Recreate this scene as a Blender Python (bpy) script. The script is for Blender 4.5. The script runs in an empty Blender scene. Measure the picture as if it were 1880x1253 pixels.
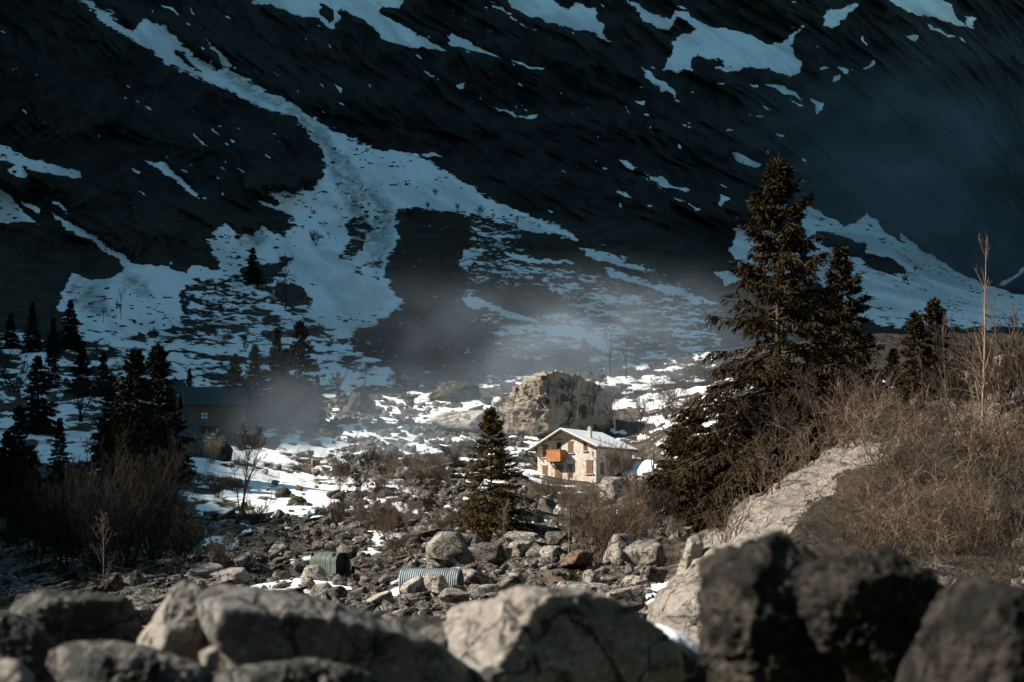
import bpy, math, random
import numpy as np
from mathutils import Matrix, Vector

# ---------------------------------------------------------------- camera, sky, sun, exposure
scene = bpy.context.scene
F, CX, EY = 2583.0, 940.0, 960.0        # focal length in photo pixels, principal column, eye-level row
cam_data = bpy.data.cameras.new('camera')
cam = bpy.data.objects.new('camera', cam_data)
scene.collection.objects.link(cam)
cam.location = (0, 0, 0)
cam.rotation_euler = (math.radians(90), 0, 0)
cam_data.sensor_width = 36.0
cam_data.lens = 36.0 * F / 1880.0
cam_data.shift_y = (EY - 626.5) / 1880.0
cam_data.clip_start = 0.1
cam_data.clip_end = 6000
cam_data.dof.use_dof = True
cam_data.dof.focus_distance = 170.0
cam_data.dof.aperture_fstop = 2.0
scene.camera = cam

SUN_AZ, SUN_EL = 9.0, 36.0             # light comes from the left, SUN_AZ degrees behind the camera plane
a, e = math.radians(SUN_AZ), math.radians(SUN_EL)
S = Vector((-math.cos(a) * math.cos(e), -math.sin(a) * math.cos(e), math.sin(e)))
world = bpy.data.worlds.new('World')
scene.world = world
world.use_nodes = True
wn = world.node_tree
for n in list(wn.nodes):
    wn.nodes.remove(n)
sky = wn.nodes.new('ShaderNodeTexSky')
sky.sky_type = 'NISHITA'
sky.sun_disc = False
sky.sun_elevation = e
sky.sun_rotation = math.atan2(S.x, S.y)
sky.altitude = 1500
sky.air_density = 1.0
sky.dust_density = 0.4
sky.ozone_density = 1.6
tint = wn.nodes.new('ShaderNodeMix')
tint.data_type = 'RGBA'
tint.blend_type = 'MULTIPLY'
tint.inputs[0].default_value = 1.0
tint.inputs[7].default_value = (0.70, 1.0, 0.80, 1)
bg = wn.nodes.new('ShaderNodeBackground')
bg.inputs['Strength'].default_value = 0.135
wo = wn.nodes.new('ShaderNodeOutputWorld')
wn.links.new(sky.outputs[0], tint.inputs[6])
wn.links.new(tint.outputs[2], bg.inputs['Color'])
wn.links.new(bg.outputs[0], wo.inputs['Surface'])

sun_data = bpy.data.lights.new('sun', 'SUN')
sun_data.energy = 5.0
sun_data.angle = math.radians(0.5)
sun_data.color = (1.0, 0.90, 0.78)
sun = bpy.data.objects.new('sun', sun_data)
scene.collection.objects.link(sun)
sun.rotation_euler = S.to_track_quat('Z', 'Y').to_euler()

vs = scene.view_settings
vs.view_transform = 'Standard'
vs.look = 'None'
vs.gamma = 1.0
vs.use_curve_mapping = False
vs.exposure = 0.88
scene.cycles.volume_step_rate = 1.0
scene.cycles.volume_max_steps = 96
scene.cycles.max_bounces = 5
scene.cycles.diffuse_bounces = 2
scene.cycles.glossy_bounces = 1
scene.cycles.transmission_bounces = 2
scene.cycles.volume_bounces = 0
scene.cycles.transparent_max_bounces = 6
scene.cycles.use_adaptive_sampling = True
scene.cycles.adaptive_threshold = 0.02
scene.cycles.use_denoising = True

# ---------------------------------------------------------------- helpers
COL = scene.collection
rng = np.random.default_rng(7)


def P(px, py, d):
    """photo pixel + distance ahead -> world point"""
    return np.array([(px - CX) / F * d, d, (EY - py) / F * d])


def tag(o, label=None, cat=None, group=None, kind=None):
    if label: o['label'] = label
    if cat: o['category'] = cat
    if group: o['group'] = group
    if kind: o['kind'] = kind
    return o


def empty(name, loc, rz=0.0, scale=1.0):
    o = bpy.data.objects.new(name, None)
    COL.objects.link(o)
    o.location = loc
    o.rotation_euler = (0, 0, rz)
    o.scale = (scale,) * 3
    return o


def mesh_data(name, V, faces, mat, smooth=True):
    """faces: list of int arrays (n,3) / (n,4)"""
    me = bpy.data.meshes.new(name)
    V = np.asarray(V, dtype=np.float32).reshape(-1, 3)
    if not isinstance(faces, list):
        faces = [faces]
    faces = [np.asarray(f, dtype=np.int32) for f in faces if len(f)]
    loops = np.concatenate([f.ravel() for f in faces])
    tot = np.concatenate([np.full(len(f), f.shape[1], np.int32) for f in faces])
    start = np.concatenate([[0], np.cumsum(tot)[:-1]]).astype(np.int32)
    me.vertices.add(len(V)); me.vertices.foreach_set('co', V.ravel())
    me.loops.add(len(loops)); me.loops.foreach_set('vertex_index', loops)
    me.polygons.add(len(tot))
    me.polygons.foreach_set('loop_start', start)
    me.polygons.foreach_set('loop_total', tot)
    me.polygons.foreach_set('use_smooth', np.full(len(tot), smooth, dtype=bool))
    me.update(calc_edges=True)
    me.validate()
    if mat: me.materials.append(mat)
    return me


def add(name, me, parent=None, loc=(0, 0, 0)):
    o = bpy.data.objects.new(name, me)
    COL.objects.link(o)
    o.location = loc
    if parent: o.parent = parent
    return o


def mk(name, V, faces, mat, parent=None, smooth=True, loc=(0, 0, 0)):
    return add(name, mesh_data(name, V, faces, mat, smooth), parent, loc)


def hash3(ix, iy, iz, seed):
    h = (ix * np.uint32(374761393) + iy * np.uint32(668265263) + iz * np.uint32(2147483647) + np.uint32(seed * 974711 + 13))
    h = (h ^ (h >> np.uint32(13))) * np.uint32(1274126177)
    h = h ^ (h >> np.uint32(16))
    return h.astype(np.float64) / 4294967295.0


def vnoise(p, seed=0):
    """value noise in [-1,1] on (N,3)"""
    p = np.asarray(p, dtype=np.float64)
    i = np.floor(p).astype(np.int64)
    f = p - i
    u = f * f * f * (f * (f * 6 - 15) + 10)
    i = i.astype(np.uint32)
    r = 0
    o1 = np.uint32(1)
    c = {}
    for dx in (0, 1):
        for dy in (0, 1):
            for dz in (0, 1):
                w = (u[:, 0] if dx else 1 - u[:, 0]) * (u[:, 1] if dy else 1 - u[:, 1]) * (u[:, 2] if dz else 1 - u[:, 2])
                r = r + w * hash3(i[:, 0] + np.uint32(dx), i[:, 1] + np.uint32(dy), i[:, 2] + np.uint32(dz), seed)
    return r * 2 - 1


def fbm(p, octaves=4, seed=0, gain=0.5, ridged=False):
    p = np.asarray(p, dtype=np.float64)
    t, a_, s = 0, 1.0, 0
    for k in range(octaves):
        n = vnoise(p * (2.03 ** k) + 17.3 * k, seed + k)
        if ridged: n = 1 - 2 * np.abs(n)
        t = t + a_ * n; s += a_; a_ *= gain
    return t / s


def sstep(a_, b_, x):
    t = np.clip((x - a_) / (b_ - a_), 0, 1)
    return t * t * (3 - 2 * t)


def sdf(poly, x, y):
    """signed distance to polygon, positive inside"""
    poly = np.asarray(poly, dtype=np.float64)
    d = np.full(x.shape, 1e9); inside = np.zeros(x.shape, bool)
    n = len(poly)
    for k in range(n):
        x0, y0 = poly[k]; x1, y1 = poly[(k + 1) % n]
        ex, ey = x1 - x0, y1 - y0
        t = np.clip(((x - x0) * ex + (y - y0) * ey) / (ex * ex + ey * ey + 1e-9), 0, 1)
        d = np.minimum(d, (x - x0 - t * ex) ** 2 + (y - y0 - t * ey) ** 2)
        if y0 != y1:
            cr = ((y0 > y) != (y1 > y)) & (x < (x1 - x0) * (y - y0) / (y1 - y0) + x0)
            inside ^= cr
    d = np.sqrt(d)
    return np.where(inside, d, -d)


# box / prism collecting into one mesh
class MB:
    def __init__(self): self.v = []; self.f4 = []; self.f3 = []; self.n = 0
    def raw(self, V, f4=(), f3=()):
        V = np.asarray(V, float).reshape(-1, 3)
        if len(f4): self.f4.append(np.asarray(f4, int) + self.n)
        if len(f3): self.f3.append(np.asarray(f3, int) + self.n)
        self.v.append(V); self.n += len(V)
    def box(self, c, s, M=None):
        x, y, z = [k / 2 for k in s]
        V = np.array([(sx * x, sy * y, sz * z) for sx in (-1, 1) for sy in (-1, 1) for sz in (-1, 1)], float)
        if M is not None: V = V @ np.asarray(M).T
        self.raw(V + np.asarray(c, float), [(0, 1, 3, 2), (4, 6, 7, 5), (0, 4, 5, 1), (2, 3, 7, 6), (0, 2, 6, 4), (1, 5, 7, 3)])
    def lohi(self, lo, hi):
        lo, hi = np.asarray(lo, float), np.asarray(hi, float)
        self.box((lo + hi) / 2, hi - lo)
    def bar(self, p, q, w, h=None):
        p, q = np.asarray(p, float), np.asarray(q, float)
        t = q - p; L = np.linalg.norm(t); t /= L
        up = np.array([0, 0, 1.0]) if abs(t[2]) < .9 else np.array([1.0, 0, 0])
        s = np.cross(t, up); s /= np.linalg.norm(s); u = np.cross(s, t)
        self.box((p + q) / 2, (L, w, h or w), np.array([t, s, u]).T)
    def build(self, name, mat, parent=None, smooth=False, loc=(0, 0, 0)):
        fs = []
        if self.f4: fs.append(np.concatenate(self.f4))
        if self.f3: fs.append(np.concatenate(self.f3))
        return mk(name, np.concatenate(self.v), fs, mat, parent, smooth, loc)


def tubes(Pt, R, sides=4):
    """Pt (N,K,3), R (N,K) -> verts, quads (open tubes)"""
    Pt = np.asarray(Pt, float); R = np.asarray(R, float)
    N, K, _ = Pt.shape
    T = np.gradient(Pt, axis=1)
    T /= np.linalg.norm(T, axis=2, keepdims=True) + 1e-9
    ref = np.where(np.abs(T[..., 2:3]) < 0.85, np.array([0, 0, 1.0]), np.array([1.0, 0, 0]))
    A = np.cross(T, ref); A /= np.linalg.norm(A, axis=2, keepdims=True) + 1e-9
    B = np.cross(T, A)
    an = np.arange(sides) * 2 * np.pi / sides
    V = Pt[:, :, None, :] + R[:, :, None, None] * (np.cos(an)[None, None, :, None] * A[:, :, None, :] + np.sin(an)[None, None, :, None] * B[:, :, None, :])
    idx = np.arange(N * K * sides).reshape(N, K, sides)
    a0 = idx[:, :-1, :]; a1 = idx[:, 1:, :]
    q = np.stack([a0, np.roll(a0, -1, 2), np.roll(a1, -1, 2), a1], -1).reshape(-1, 4)
    return V.reshape(-1, 3), q


class NB:
    """small node-building helper"""
    def __init__(self, name):
        self.m = bpy.data.materials.new(name); self.m.use_nodes = True
        self.t = self.m.node_tree; self.t.nodes.clear()
        self.out = self.t.nodes.new('ShaderNodeOutputMaterial')
    def set(self, sock, v):
        if hasattr(v, 'is_output'): self.t.links.new(v, sock)
        elif isinstance(v, (tuple, list)):
            v = tuple(v)
            sock.default_value = v + (1,) if len(v) == 3 and sock.type == 'RGBA' else v
        else: sock.default_value = v
    def node(self, typ, ins=None, **props):
        n = self.t.nodes.new(typ)
        for k, v in props.items(): setattr(n, k, v)
        for k, v in (ins or {}).items(): self.set(n.inputs[k], v)
        return n
    def pos(self): return self.node('ShaderNodeNewGeometry').outputs['Position']
    def obj(self): return self.node('ShaderNodeTexCoord').outputs['Object']
    def rand(self): return self.node('ShaderNodeObjectInfo').outputs['Random']
    def attr(self, name): return self.node('ShaderNodeAttribute', attribute_name=name).outputs['Fac']
    def scale(self, v, s): return self.node('ShaderNodeMapping', {'Vector': v, 'Scale': s}).outputs[0]
    def shift(self, v, r): 
        k = self.node('ShaderNodeVectorMath', {0: (37.0, 71.0, 13.0), 'Scale': r}, operation='SCALE').outputs[0]
        return self.node('ShaderNodeVectorMath', {0: v, 1: k}, operation='ADD').outputs[0]
    def noise(self, v, s, det=4, rough=.55, dist=0):
        return self.node('ShaderNodeTexNoise', {'Vector': v, 'Scale': s, 'Detail': det, 'Roughness': rough, 'Distortion': dist}).outputs[0]
    def voro(self, v, s, feature='F1', out='Distance', rnd=1.0):
        n = self.node('ShaderNodeTexVoronoi', feature=feature)
        self.set(n.inputs['Vector'], v); self.set(n.inputs['Scale'], s)
        if 'Randomness' in n.inputs: self.set(n.inputs['Randomness'], rnd)
        return n.outputs[out]
    def math(self, op, a_, b_=0.0, clamp=False):
        return self.node('ShaderNodeMath', {0: a_, 1: b_}, operation=op, use_clamp=clamp).outputs[0]
    def ramp(self, v, lo, hi, a_=0.0, b_=1.0):
        return self.node('ShaderNodeMapRange', {0: v, 1: lo, 2: hi, 3: a_, 4: b_}, interpolation_type='SMOOTHSTEP').outputs[0]
    def mix(self, f, a_, b_, blend='MIX'):
        n = self.node('ShaderNodeMix', data_type='RGBA', blend_type=blend)
        self.set(n.inputs[0], f); self.set(n.inputs[6], a_); self.set(n.inputs[7], b_)
        return n.outputs[2]
    def bump(self, h, strength=.5, dist=.1, nrm=None):
        n = self.node('ShaderNodeBump', {'Height': h, 'Strength': strength, 'Distance': dist})
        if nrm is not None: self.set(n.inputs['Normal'], nrm)
        return n.outputs[0]
    def bsdf(self, color, rough=.85, normal=None, spec=.25, metal=0.0):
        n = self.node('ShaderNodeBsdfPrincipled', {'Base Color': color, 'Roughness': rough, 'Metallic': metal})
        n.inputs['Specular IOR Level'].default_value = spec
        if normal is not None: self.set(n.inputs['Normal'], normal)
        self.t.links.new(n.outputs[0], self.out.inputs['Surface'])
        return self.m


# ---------------------------------------------------------------- materials
def rock_mat(name, c1, c2, c3, s=1.0, lichen=None, lich_amt=.5, vary=.5, bumpd=.06, bs=.8, cracks=.8):
    b = NB(name); v = b.shift(b.obj(), b.rand())
    big = b.noise(v, .7 * s, 5, .6, .3)
    fine = b.noise(v, 9 * s, 6, .7)
    c = b.mix(b.ramp(big, .35, .65), c1, c2)
    c = b.mix(b.ramp(fine, .45, .75), c, c3)
    if lichen:
        l = b.noise(v, 2.2 * s, 7, .68, .6)
        c = b.mix(b.ramp(l, 1 - lich_amt - .06, 1 - lich_amt + .06), c, lichen)
    crack = b.voro(b.scale(v, (1, 1, .45)), 1.1 * s, 'DISTANCE_TO_EDGE')
    strata = b.noise(b.scale(v, (1, 1, 6)), 1.6 * s, 4, .6, .4)
    spk = b.voro(v, 26 * s)
    c = b.mix(b.ramp(spk, .0, .28, .35, 0), c, (.02, .02, .02))
    wv = b.node('ShaderNodeVectorMath', {0: v, 1: b.node('ShaderNodeVectorMath', {0: b.node('ShaderNodeTexNoise', {'Vector': v, 'Scale': 2.2 * s, 'Detail': 3}).outputs[1], 'Scale': .55 / s}, operation='SCALE').outputs[0]}, operation='ADD').outputs[0]
    ck = b.voro(b.scale(wv, (1, .8, .55)), .85 * s, 'DISTANCE_TO_EDGE')
    ckm = b.math('MULTIPLY', b.ramp(ck, .004, .022, 1, 0), b.ramp(b.noise(v, .8 * s, 2), .42, .52))
    c = b.mix(b.math('MULTIPLY', ckm, cracks), c, (.012, .011, .01))
    hv = b.ramp(b.rand(), 0, 1, 1 - vary * .6, 1 + vary * .5)
    c = b.node('ShaderNodeVectorMath', {0: c, 'Scale': hv}, operation='SCALE').outputs[0]
    h = b.math('ADD', b.math('MULTIPLY', fine, .5), b.math('MULTIPLY', strata, .9))
    h = b.math('ADD', h, b.math('MULTIPLY', b.ramp(crack, 0, .05), .25))
    h = b.math('SUBTRACT', h, b.math('MULTIPLY', ckm, .8))
    h = b.math('ADD', h, b.math('MULTIPLY', b.noise(v, 30 * s, 4, .7), .2))
    return b.bsdf(c, .9, b.bump(h, bs, bumpd / s), .2)


M = {}
M['boulder'] = rock_mat('scree_rock', (.33, .295, .255), (.17, .152, .135), (.42, .38, .33), .9, (.045, .045, .04), .46, .95, .09, 1.0)
M['rubble'] = rock_mat('rubble_rock', (.27, .24, .21), (.07, .064, .058), (.36, .32, .27), 1.9, (.035, .034, .03), .5, .2, .06)
M['boulder_green'] = rock_mat('mossy_rock', (.12, .108, .085), (.065, .06, .05), (.20, .18, .15), 1.6, (.03, .033, .02), .55, .4, .12, 1.0)
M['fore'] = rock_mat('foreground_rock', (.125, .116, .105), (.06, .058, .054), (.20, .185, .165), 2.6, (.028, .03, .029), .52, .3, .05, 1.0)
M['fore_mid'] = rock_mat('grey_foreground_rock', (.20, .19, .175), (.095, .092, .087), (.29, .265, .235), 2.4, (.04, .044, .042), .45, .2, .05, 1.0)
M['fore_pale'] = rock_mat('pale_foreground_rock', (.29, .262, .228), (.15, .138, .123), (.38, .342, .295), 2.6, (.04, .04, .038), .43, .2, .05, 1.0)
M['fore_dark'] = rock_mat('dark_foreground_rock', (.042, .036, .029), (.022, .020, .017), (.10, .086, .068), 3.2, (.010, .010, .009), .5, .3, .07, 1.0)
M['outcrop'] = rock_mat('outcrop_rock', (.52, .47, .41), (.34, .28, .22), (.40, .27, .18), .16, (.06, .065, .05), .44, .1, .25, 1.0)
M['slab'] = rock_mat('slab_rock', (.31, .275, .24), (.19, .165, .14), (.38, .34, .30), .8, (.09, .08, .065), .42, .1, .12, 1.0, .3)
M['soil'] = rock_mat('grassy_bank_soil', (.05, .037, .026), (.03, .024, .018), (.09, .065, .045), .8, (.035, .03, .022), .5, .1, .08)
M['orange_rock'] = rock_mat('rust_rock', (.20, .105, .065), (.14, .085, .06), (.25, .18, .14), 1.4, (.05, .045, .04), .5, .2)


def plain(name, c, rough=.8, spec=.3, metal=0.0, nz=.25, s=3.0, bd=.01, stain=None):
    b = NB(name); v = b.obj()
    n = b.noise(v, s, 5, .65)
    dark = tuple(k * (1 - nz) for k in c); lite = tuple(min(1, k * (1 + nz)) for k in c)
    cc = b.mix(b.ramp(n, .3, .7), dark, lite)
    if stain: cc = b.mix(b.ramp(b.noise(b.scale(v, (1, 1, .35)), s * .9, 6, .7, .5), .50, .66, 0, .85), cc, stain)
    return b.bsdf(cc, rough, b.bump(n, .4, bd), spec, metal)


def streaky(name, c, nz=.3):
    b = NB(name); v = b.obj()
    n = b.noise(b.scale(v, (9, 9, .8)), 2.0, 5, .6)
    dark = tuple(k * (1 - nz) for k in c); lite = tuple(min(1, k * (1 + nz)) for k in c)
    return b.bsdf(b.mix(b.ramp(n, .3, .7), dark, lite), .75, b.bump(n, .4, .01))


M['bark'] = plain('conifer_bark', (.075, .055, .04), .95, .1, nz=.45, s=6)
M['bark_wand_shaded'] = plain('shade_dark_wand_bark', (.022, .019, .017), .9, .15, nz=.4, s=4)  # bark darkened in place of shade missing on the wands
M['bark_grey'] = plain('bare_tree_bark', (.16, .13, .105), .9, .15, nz=.4, s=4)
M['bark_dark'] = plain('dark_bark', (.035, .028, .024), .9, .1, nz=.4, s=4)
M['bark_pale'] = plain('pale_sapling_bark', (.27, .20, .14), .85, .2, nz=.4, s=4)
M['bramble'] = plain('bramble_stem', (.115, .082, .06), .85, .2, nz=.5, s=2)
M['drygrass'] = plain('dry_grass', (.20, .13, .075), .9, .1, nz=.5, s=.6)
M['wood_orange'] = streaky('orange_varnished_wood', (.46, .19, .075))
M['wood_brown'] = streaky('brown_shutter_wood', (.20, .11, .08), .35)
M['wood_grey'] = streaky('weathered_wood', (.16, .13, .10), .35)
M['dark'] = plain('dark_opening', (.012, .012, .012), .5, .3)
M['gutter'] = plain('gutter_metal', (.05, .055, .06), .5, .5)
M['pipe_metal'] = plain('downpipe_metal', (.35, .36, .36), .45, .5)
M['chimney'] = plain('chimney_render', (.42, .40, .37), .9, .2, nz=.3, s=4)
M['greenroof'] = plain('green_sheet_roof', (.014, .022, .021), .6, .4, nz=.2, s=1.5)
M['panel'] = plain('solar_panel', (.008, .014, .03), .25, .6)
M['frame_dark'] = plain('dark_window_frame', (.03, .045, .045), .6, .3)
M['pane'] = plain('window_pane', (.62, .68, .72), .15, .6, nz=.08)
M['steel'] = plain('galvanised_steel', (.28, .33, .36), .6, .4, 0.0, nz=.18, s=2.5, stain=(.12, .085, .06))
M['greensteel'] = plain('green_corrugated_sheet', (.105, .145, .125), .6, .4, nz=.25, s=2, stain=(.085, .06, .042))
M['log'] = plain('dead_wood', (.22, .18, .14), .9, .1, nz=.4, s=5)


def stone_wall(name, c1, c2, mortar, s):
    b = NB(name); v = b.obj()
    cell = b.node('ShaderNodeTexVoronoi', {'Vector': b.scale(v, (1, 1, 1.5)), 'Scale': s}, feature='F1')
    edge = b.voro(b.scale(v, (1, 1, 1.5)), s, 'DISTANCE_TO_EDGE')
    rnd = b.node('ShaderNodeSeparateColor', {0: cell.outputs['Color']}).outputs[0]
    n = b.noise(v, 3.0, 5, .7)
    c = b.mix(rnd, c1, c2)
    c = b.mix(b.ramp(n, .4, .75), c, mortar)
    c = b.mix(b.ramp(edge, .02, .12, .9, 0), c, mortar)
    stain = b.noise(b.scale(v, (1, 1, .3)), 1.1, 4, .6)
    c = b.mix(b.ramp(stain, .55, .75, 0, .45), c, tuple(k * .5 for k in c2))
    h = b.math('ADD', b.ramp(edge, 0, .12), b.math('MULTIPLY', n, .5))
    return b.bsdf(c, .9, b.bump(h, .8, .04), .15)


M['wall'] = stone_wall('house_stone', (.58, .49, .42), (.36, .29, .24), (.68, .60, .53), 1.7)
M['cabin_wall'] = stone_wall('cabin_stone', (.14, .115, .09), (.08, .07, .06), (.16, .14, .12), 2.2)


def snow_mat(name, c=(.80, .82, .84)):
    b = NB(name); v = b.pos()
    n = b.noise(v, 1.3, 5, .6); n2 = b.noise(v, 14, 4, .6)
    col = b.mix(b.ramp(n, .35, .7), tuple(k * .9 for k in c), c)
    return b.bsdf(col, .7, b.bump(b.math('ADD', n, b.math('MULTIPLY', n2, .25)), .35, .15), .3)


M['snow'] = snow_mat('snow')


def foliage(name, c1, c2, c3, s=.9):
    b = NB(name); v = b.obj()
    n = b.noise(v, s, 3, .6); n2 = b.noise(v, s * 7, 3, .6)
    c = b.mix(b.ramp(n, .38, .62), c1, c2)
    c = b.mix(b.ramp(n2, .55, .72), c, c3)
    return b.bsdf(c, .8, None, .1)


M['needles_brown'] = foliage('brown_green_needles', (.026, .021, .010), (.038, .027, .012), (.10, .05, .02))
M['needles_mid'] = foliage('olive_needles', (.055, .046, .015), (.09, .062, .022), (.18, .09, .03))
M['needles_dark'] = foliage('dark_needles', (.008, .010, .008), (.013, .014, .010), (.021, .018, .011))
M['heath'] = foliage('dry_heath', (.07, .045, .025), (.105, .07, .042), (.16, .105, .065), .5)
# ---------------------------------------------------------------- terrain: one relief sheet from the boulders to the cliffs
NEAR = [(1000, 90), (1060, 63), (1110, 48), (1160, 37), (1250, 26), (1500, 12), (2600, 3.5)]
RIGHT = [(900, 40), (1000, 32), (1060, 28), (1110, 25), (1160, 22), (1250, 18), (1500, 10), (2600, 3.5)]
DEPTH = {
    -700: [(-400, 750), (0, 600), (400, 400), (560, 330), (640, 290), (700, 250), (760, 220), (850, 160), (940, 115)] + NEAR,
    0: [(-400, 850), (0, 650), (300, 500), (480, 420), (560, 360), (640, 300), (700, 265), (760, 225), (850, 165), (940, 118)] + NEAR,
    300: [(-400, 900), (0, 700), (300, 540), (480, 440), (560, 390), (640, 320), (700, 270), (760, 235), (800, 210), (850, 180), (940, 120)] + NEAR,
    600: [(-400, 980), (0, 760), (250, 620), (380, 540), (560, 410), (640, 340), (700, 285), (760, 248), (800, 226), (850, 203), (885, 182), (940, 128)] + NEAR,
    900: [(-400, 1000), (0, 780), (200, 680), (400, 530), (560, 410), (640, 340), (700, 285), (760, 246), (800, 226), (850, 206), (885, 190), (940, 132)] + NEAR,
    1180: [(-400, 1010), (0, 790), (200, 690), (400, 540), (560, 410), (640, 335), (700, 280), (760, 243), (800, 226), (850, 206), (885, 186), (940, 128), (1000, 88), (1060, 60), (1110, 45), (1160, 34), (1250, 25), (1500, 12), (2600, 3.5)],
    1400: [(-400, 1050), (0, 850), (300, 650), (430, 560), (520, 450), (600, 360), (660, 280), (720, 220), (780, 180), (850, 140), (900, 115), (950, 92), (1000, 70), (1060, 50), (1110, 38), (1160, 30), (1250, 22), (1500, 11), (2600, 3.5)],
    1650: [(-400, 1100), (0, 900), (400, 700), (430, 560), (520, 460), (600, 340), (660, 240), (700, 170), (740, 110), (780, 72), (815, 50)] + RIGHT,
    1900: [(-400, 1200), (0, 1000), (480, 800), (540, 520), (600, 360), (650, 240), (690, 150), (730, 95), (780, 60), (830, 46)] + RIGHT,
    2600: [(-400, 1200), (0, 1000), (480, 800), (540, 520), (600, 360), (650, 240), (690, 150), (730, 95), (780, 60), (830, 46)] + RIGHT,
}
gx = np.concatenate([np.arange(-700, -20, 12), np.arange(-20, 1900, 2), np.arange(1900, 2601, 12)]).astype(float)
gy = np.concatenate([np.arange(-400, -20, 12), np.arange(-20, 1180, 2), np.arange(1180, 1300, 6), np.arange(1300, 2601, 50)]).astype(float)
NX, NY = len(gx), len(gy)
cols = sorted(DEPTH)
tab = np.array([np.interp(gy, [r[0] for r in DEPTH[c]], np.log([r[1] for r in DEPTH[c]])) for c in cols])   # (C,NY)


def smooth1(A, axis, k):
    ker = np.hanning(2 * k + 3)[1:-1]; ker /= ker.sum()
    pad = [(0, 0)] * A.ndim; pad[axis] = (k, k)
    B = np.pad(A, pad, mode='edge')
    return np.apply_along_axis(lambda r: np.convolve(r, ker, 'valid'), axis, B)


tab = smooth1(tab, 1, 9)
LD = np.empty((NY, NX))
for j in range(NY):
    LD[j] = np.interp(gx, cols, tab[:, j])
LD = smooth1(LD, 1, 30)
PX, PY = np.meshgrid(gx, gy)
D = np.exp(LD)
X0 = (PX - CX) / F * D; Z0 = (EY - PY) / F * D
W0 = np.stack([X0, D, Z0], -1).reshape(-1, 3)

# snow cover traced on the hillside: 1 snow, 0 half, -1 bare
wob = 5.0 * vnoise(np.stack([PX.ravel() / 16, PY.ravel() / 11, np.zeros(PX.size)], 1), 3).reshape(PX.shape) + 2.5 * vnoise(np.stack([PX.ravel() / 5, PY.ravel() / 5, np.zeros(PX.size)], 1), 4).reshape(PX.shape)
wob2 = 4.0 * vnoise(np.stack([PX.ravel() / 15, PY.ravel() / 12, np.ones(PX.size) * 9], 1), 5).reshape(PX.shape)
QX, QY = PX + wob, PY + wob2 * .8
cov = np.full(PX.shape, -1.15)
dirt = np.zeros(PX.shape)


def paint(poly, v, w=3.0, arr=None, add_=False):
    arr = cov if arr is None else arr
    p = np.asarray(poly, float)
    m = w + 8
    i0, i1 = np.searchsorted(gx, [p[:, 0].min() - m, p[:, 0].max() + m])
    j0, j1 = np.searchsorted(gy, [p[:, 1].min() - m, p[:, 1].max() + m])
    s = (slice(j0, j1), slice(i0, i1))
    k = sstep(-w, w, sdf(p, QX[s], QY[s]))
    arr[s] = arr[s] * (1 - k) + v * k


# patchy ground first, solid snow after it
paint([(-700, 610), (60, 620), (200, 610), (330, 600), (420, 640), (600, 690), (760, 690), (900, 680), (1300, 680), (1500, 700), (1500, 900), (1250, 940), (1000, 1000), (700, 940), (450, 1010), (300, 1090), (-700, 1150)], -.30, 30)
paint([(0, 590), (70, 620), (110, 640), (250, 640), (300, 700), (320, 760), (300, 900), (180, 880), (60, 860), (0, 800)], -.05, 15)
paint([(110, 575), (200, 600), (330, 585), (420, 600), (560, 610), (640, 600), (700, 640), (760, 690), (640, 720), (560, 760), (420, 720), (320, 700), (230, 640), (120, 630)], .12, 12)
paint([(330, 500), (410, 495), (500, 470), (570, 520), (600, 600), (470, 640), (340, 600)], .02, 15)
paint([(725, 385), (850, 395), (860, 470), (850, 560), (900, 660), (900, 700), (760, 690), (660, 640), (650, 610), (725, 575), (735, 555), (705, 500), (730, 440)], -.62, 16)
paint([(850, 392), (960, 398), (1060, 436), (1160, 465), (1260, 515), (1330, 555), (1320, 680), (1260, 690), (1100, 680), (930, 660), (870, 600), (840, 545), (870, 470)], -.10, 14)
paint([(1000, 430), (1130, 470), (1230, 530), (1180, 545), (1080, 500), (980, 470), (940, 440)], -.75, 12)
paint([(900, 520), (1000, 535), (1050, 570), (960, 580), (880, 560)], -.7, 10)
paint([(560, 745), (900, 735), (980, 790), (1000, 860), (800, 930), (700, 960), (440, 960), (440, 830), (540, 790)], -.12, 14)
# right-hand snow slope
paint([(1470, 375), (1500, 388), (1546, 412), (1575, 405), (1590, 390), (1602, 402), (1628, 432), (1690, 460), (1760, 500), (1815, 528), (1880, 540), (2600, 560), (2600, 660), (1880, 650), (1740, 650), (1640, 620), (1560, 570), (1500, 520), (1480, 470)], .42, 6)
paint([(1575, 405), (1590, 390), (1602, 402), (1628, 432), (1690, 460), (1760, 500), (1815, 528), (1880, 545), (1840, 560), (1760, 535), (1680, 495), (1600, 455), (1560, 425)], 1, 5)
paint([(1350, 420), (1390, 418), (1430, 430), (1470, 470), (1500, 520), (1440, 530), (1390, 515), (1360, 500), (1338, 455)], .9, 4)
paint([(1430, 376), (1470, 373), (1500, 388), (1546, 412), (1530, 418), (1490, 402), (1450, 400)], 1, 3)
paint([(1500, 425), (1540, 430), (1590, 450), (1580, 470), (1540, 462), (1510, 445)], -.9, 4)
paint([(1585, 465), (1640, 475), (1665, 500), (1620, 500), (1590, 485)], -.8, 4)
paint([(1310, 500), (1340, 498), (1360, 515), (1330, 525)], .9, 3)
paint([(1828, 528), (1860, 505), (1885, 488), (1885, 494), (1850, 522)], 1, 2)
paint([(1650, 425), (1662, 436), (1684, 452), (1690, 460), (1670, 450), (1655, 438)], 1, 2)
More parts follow.
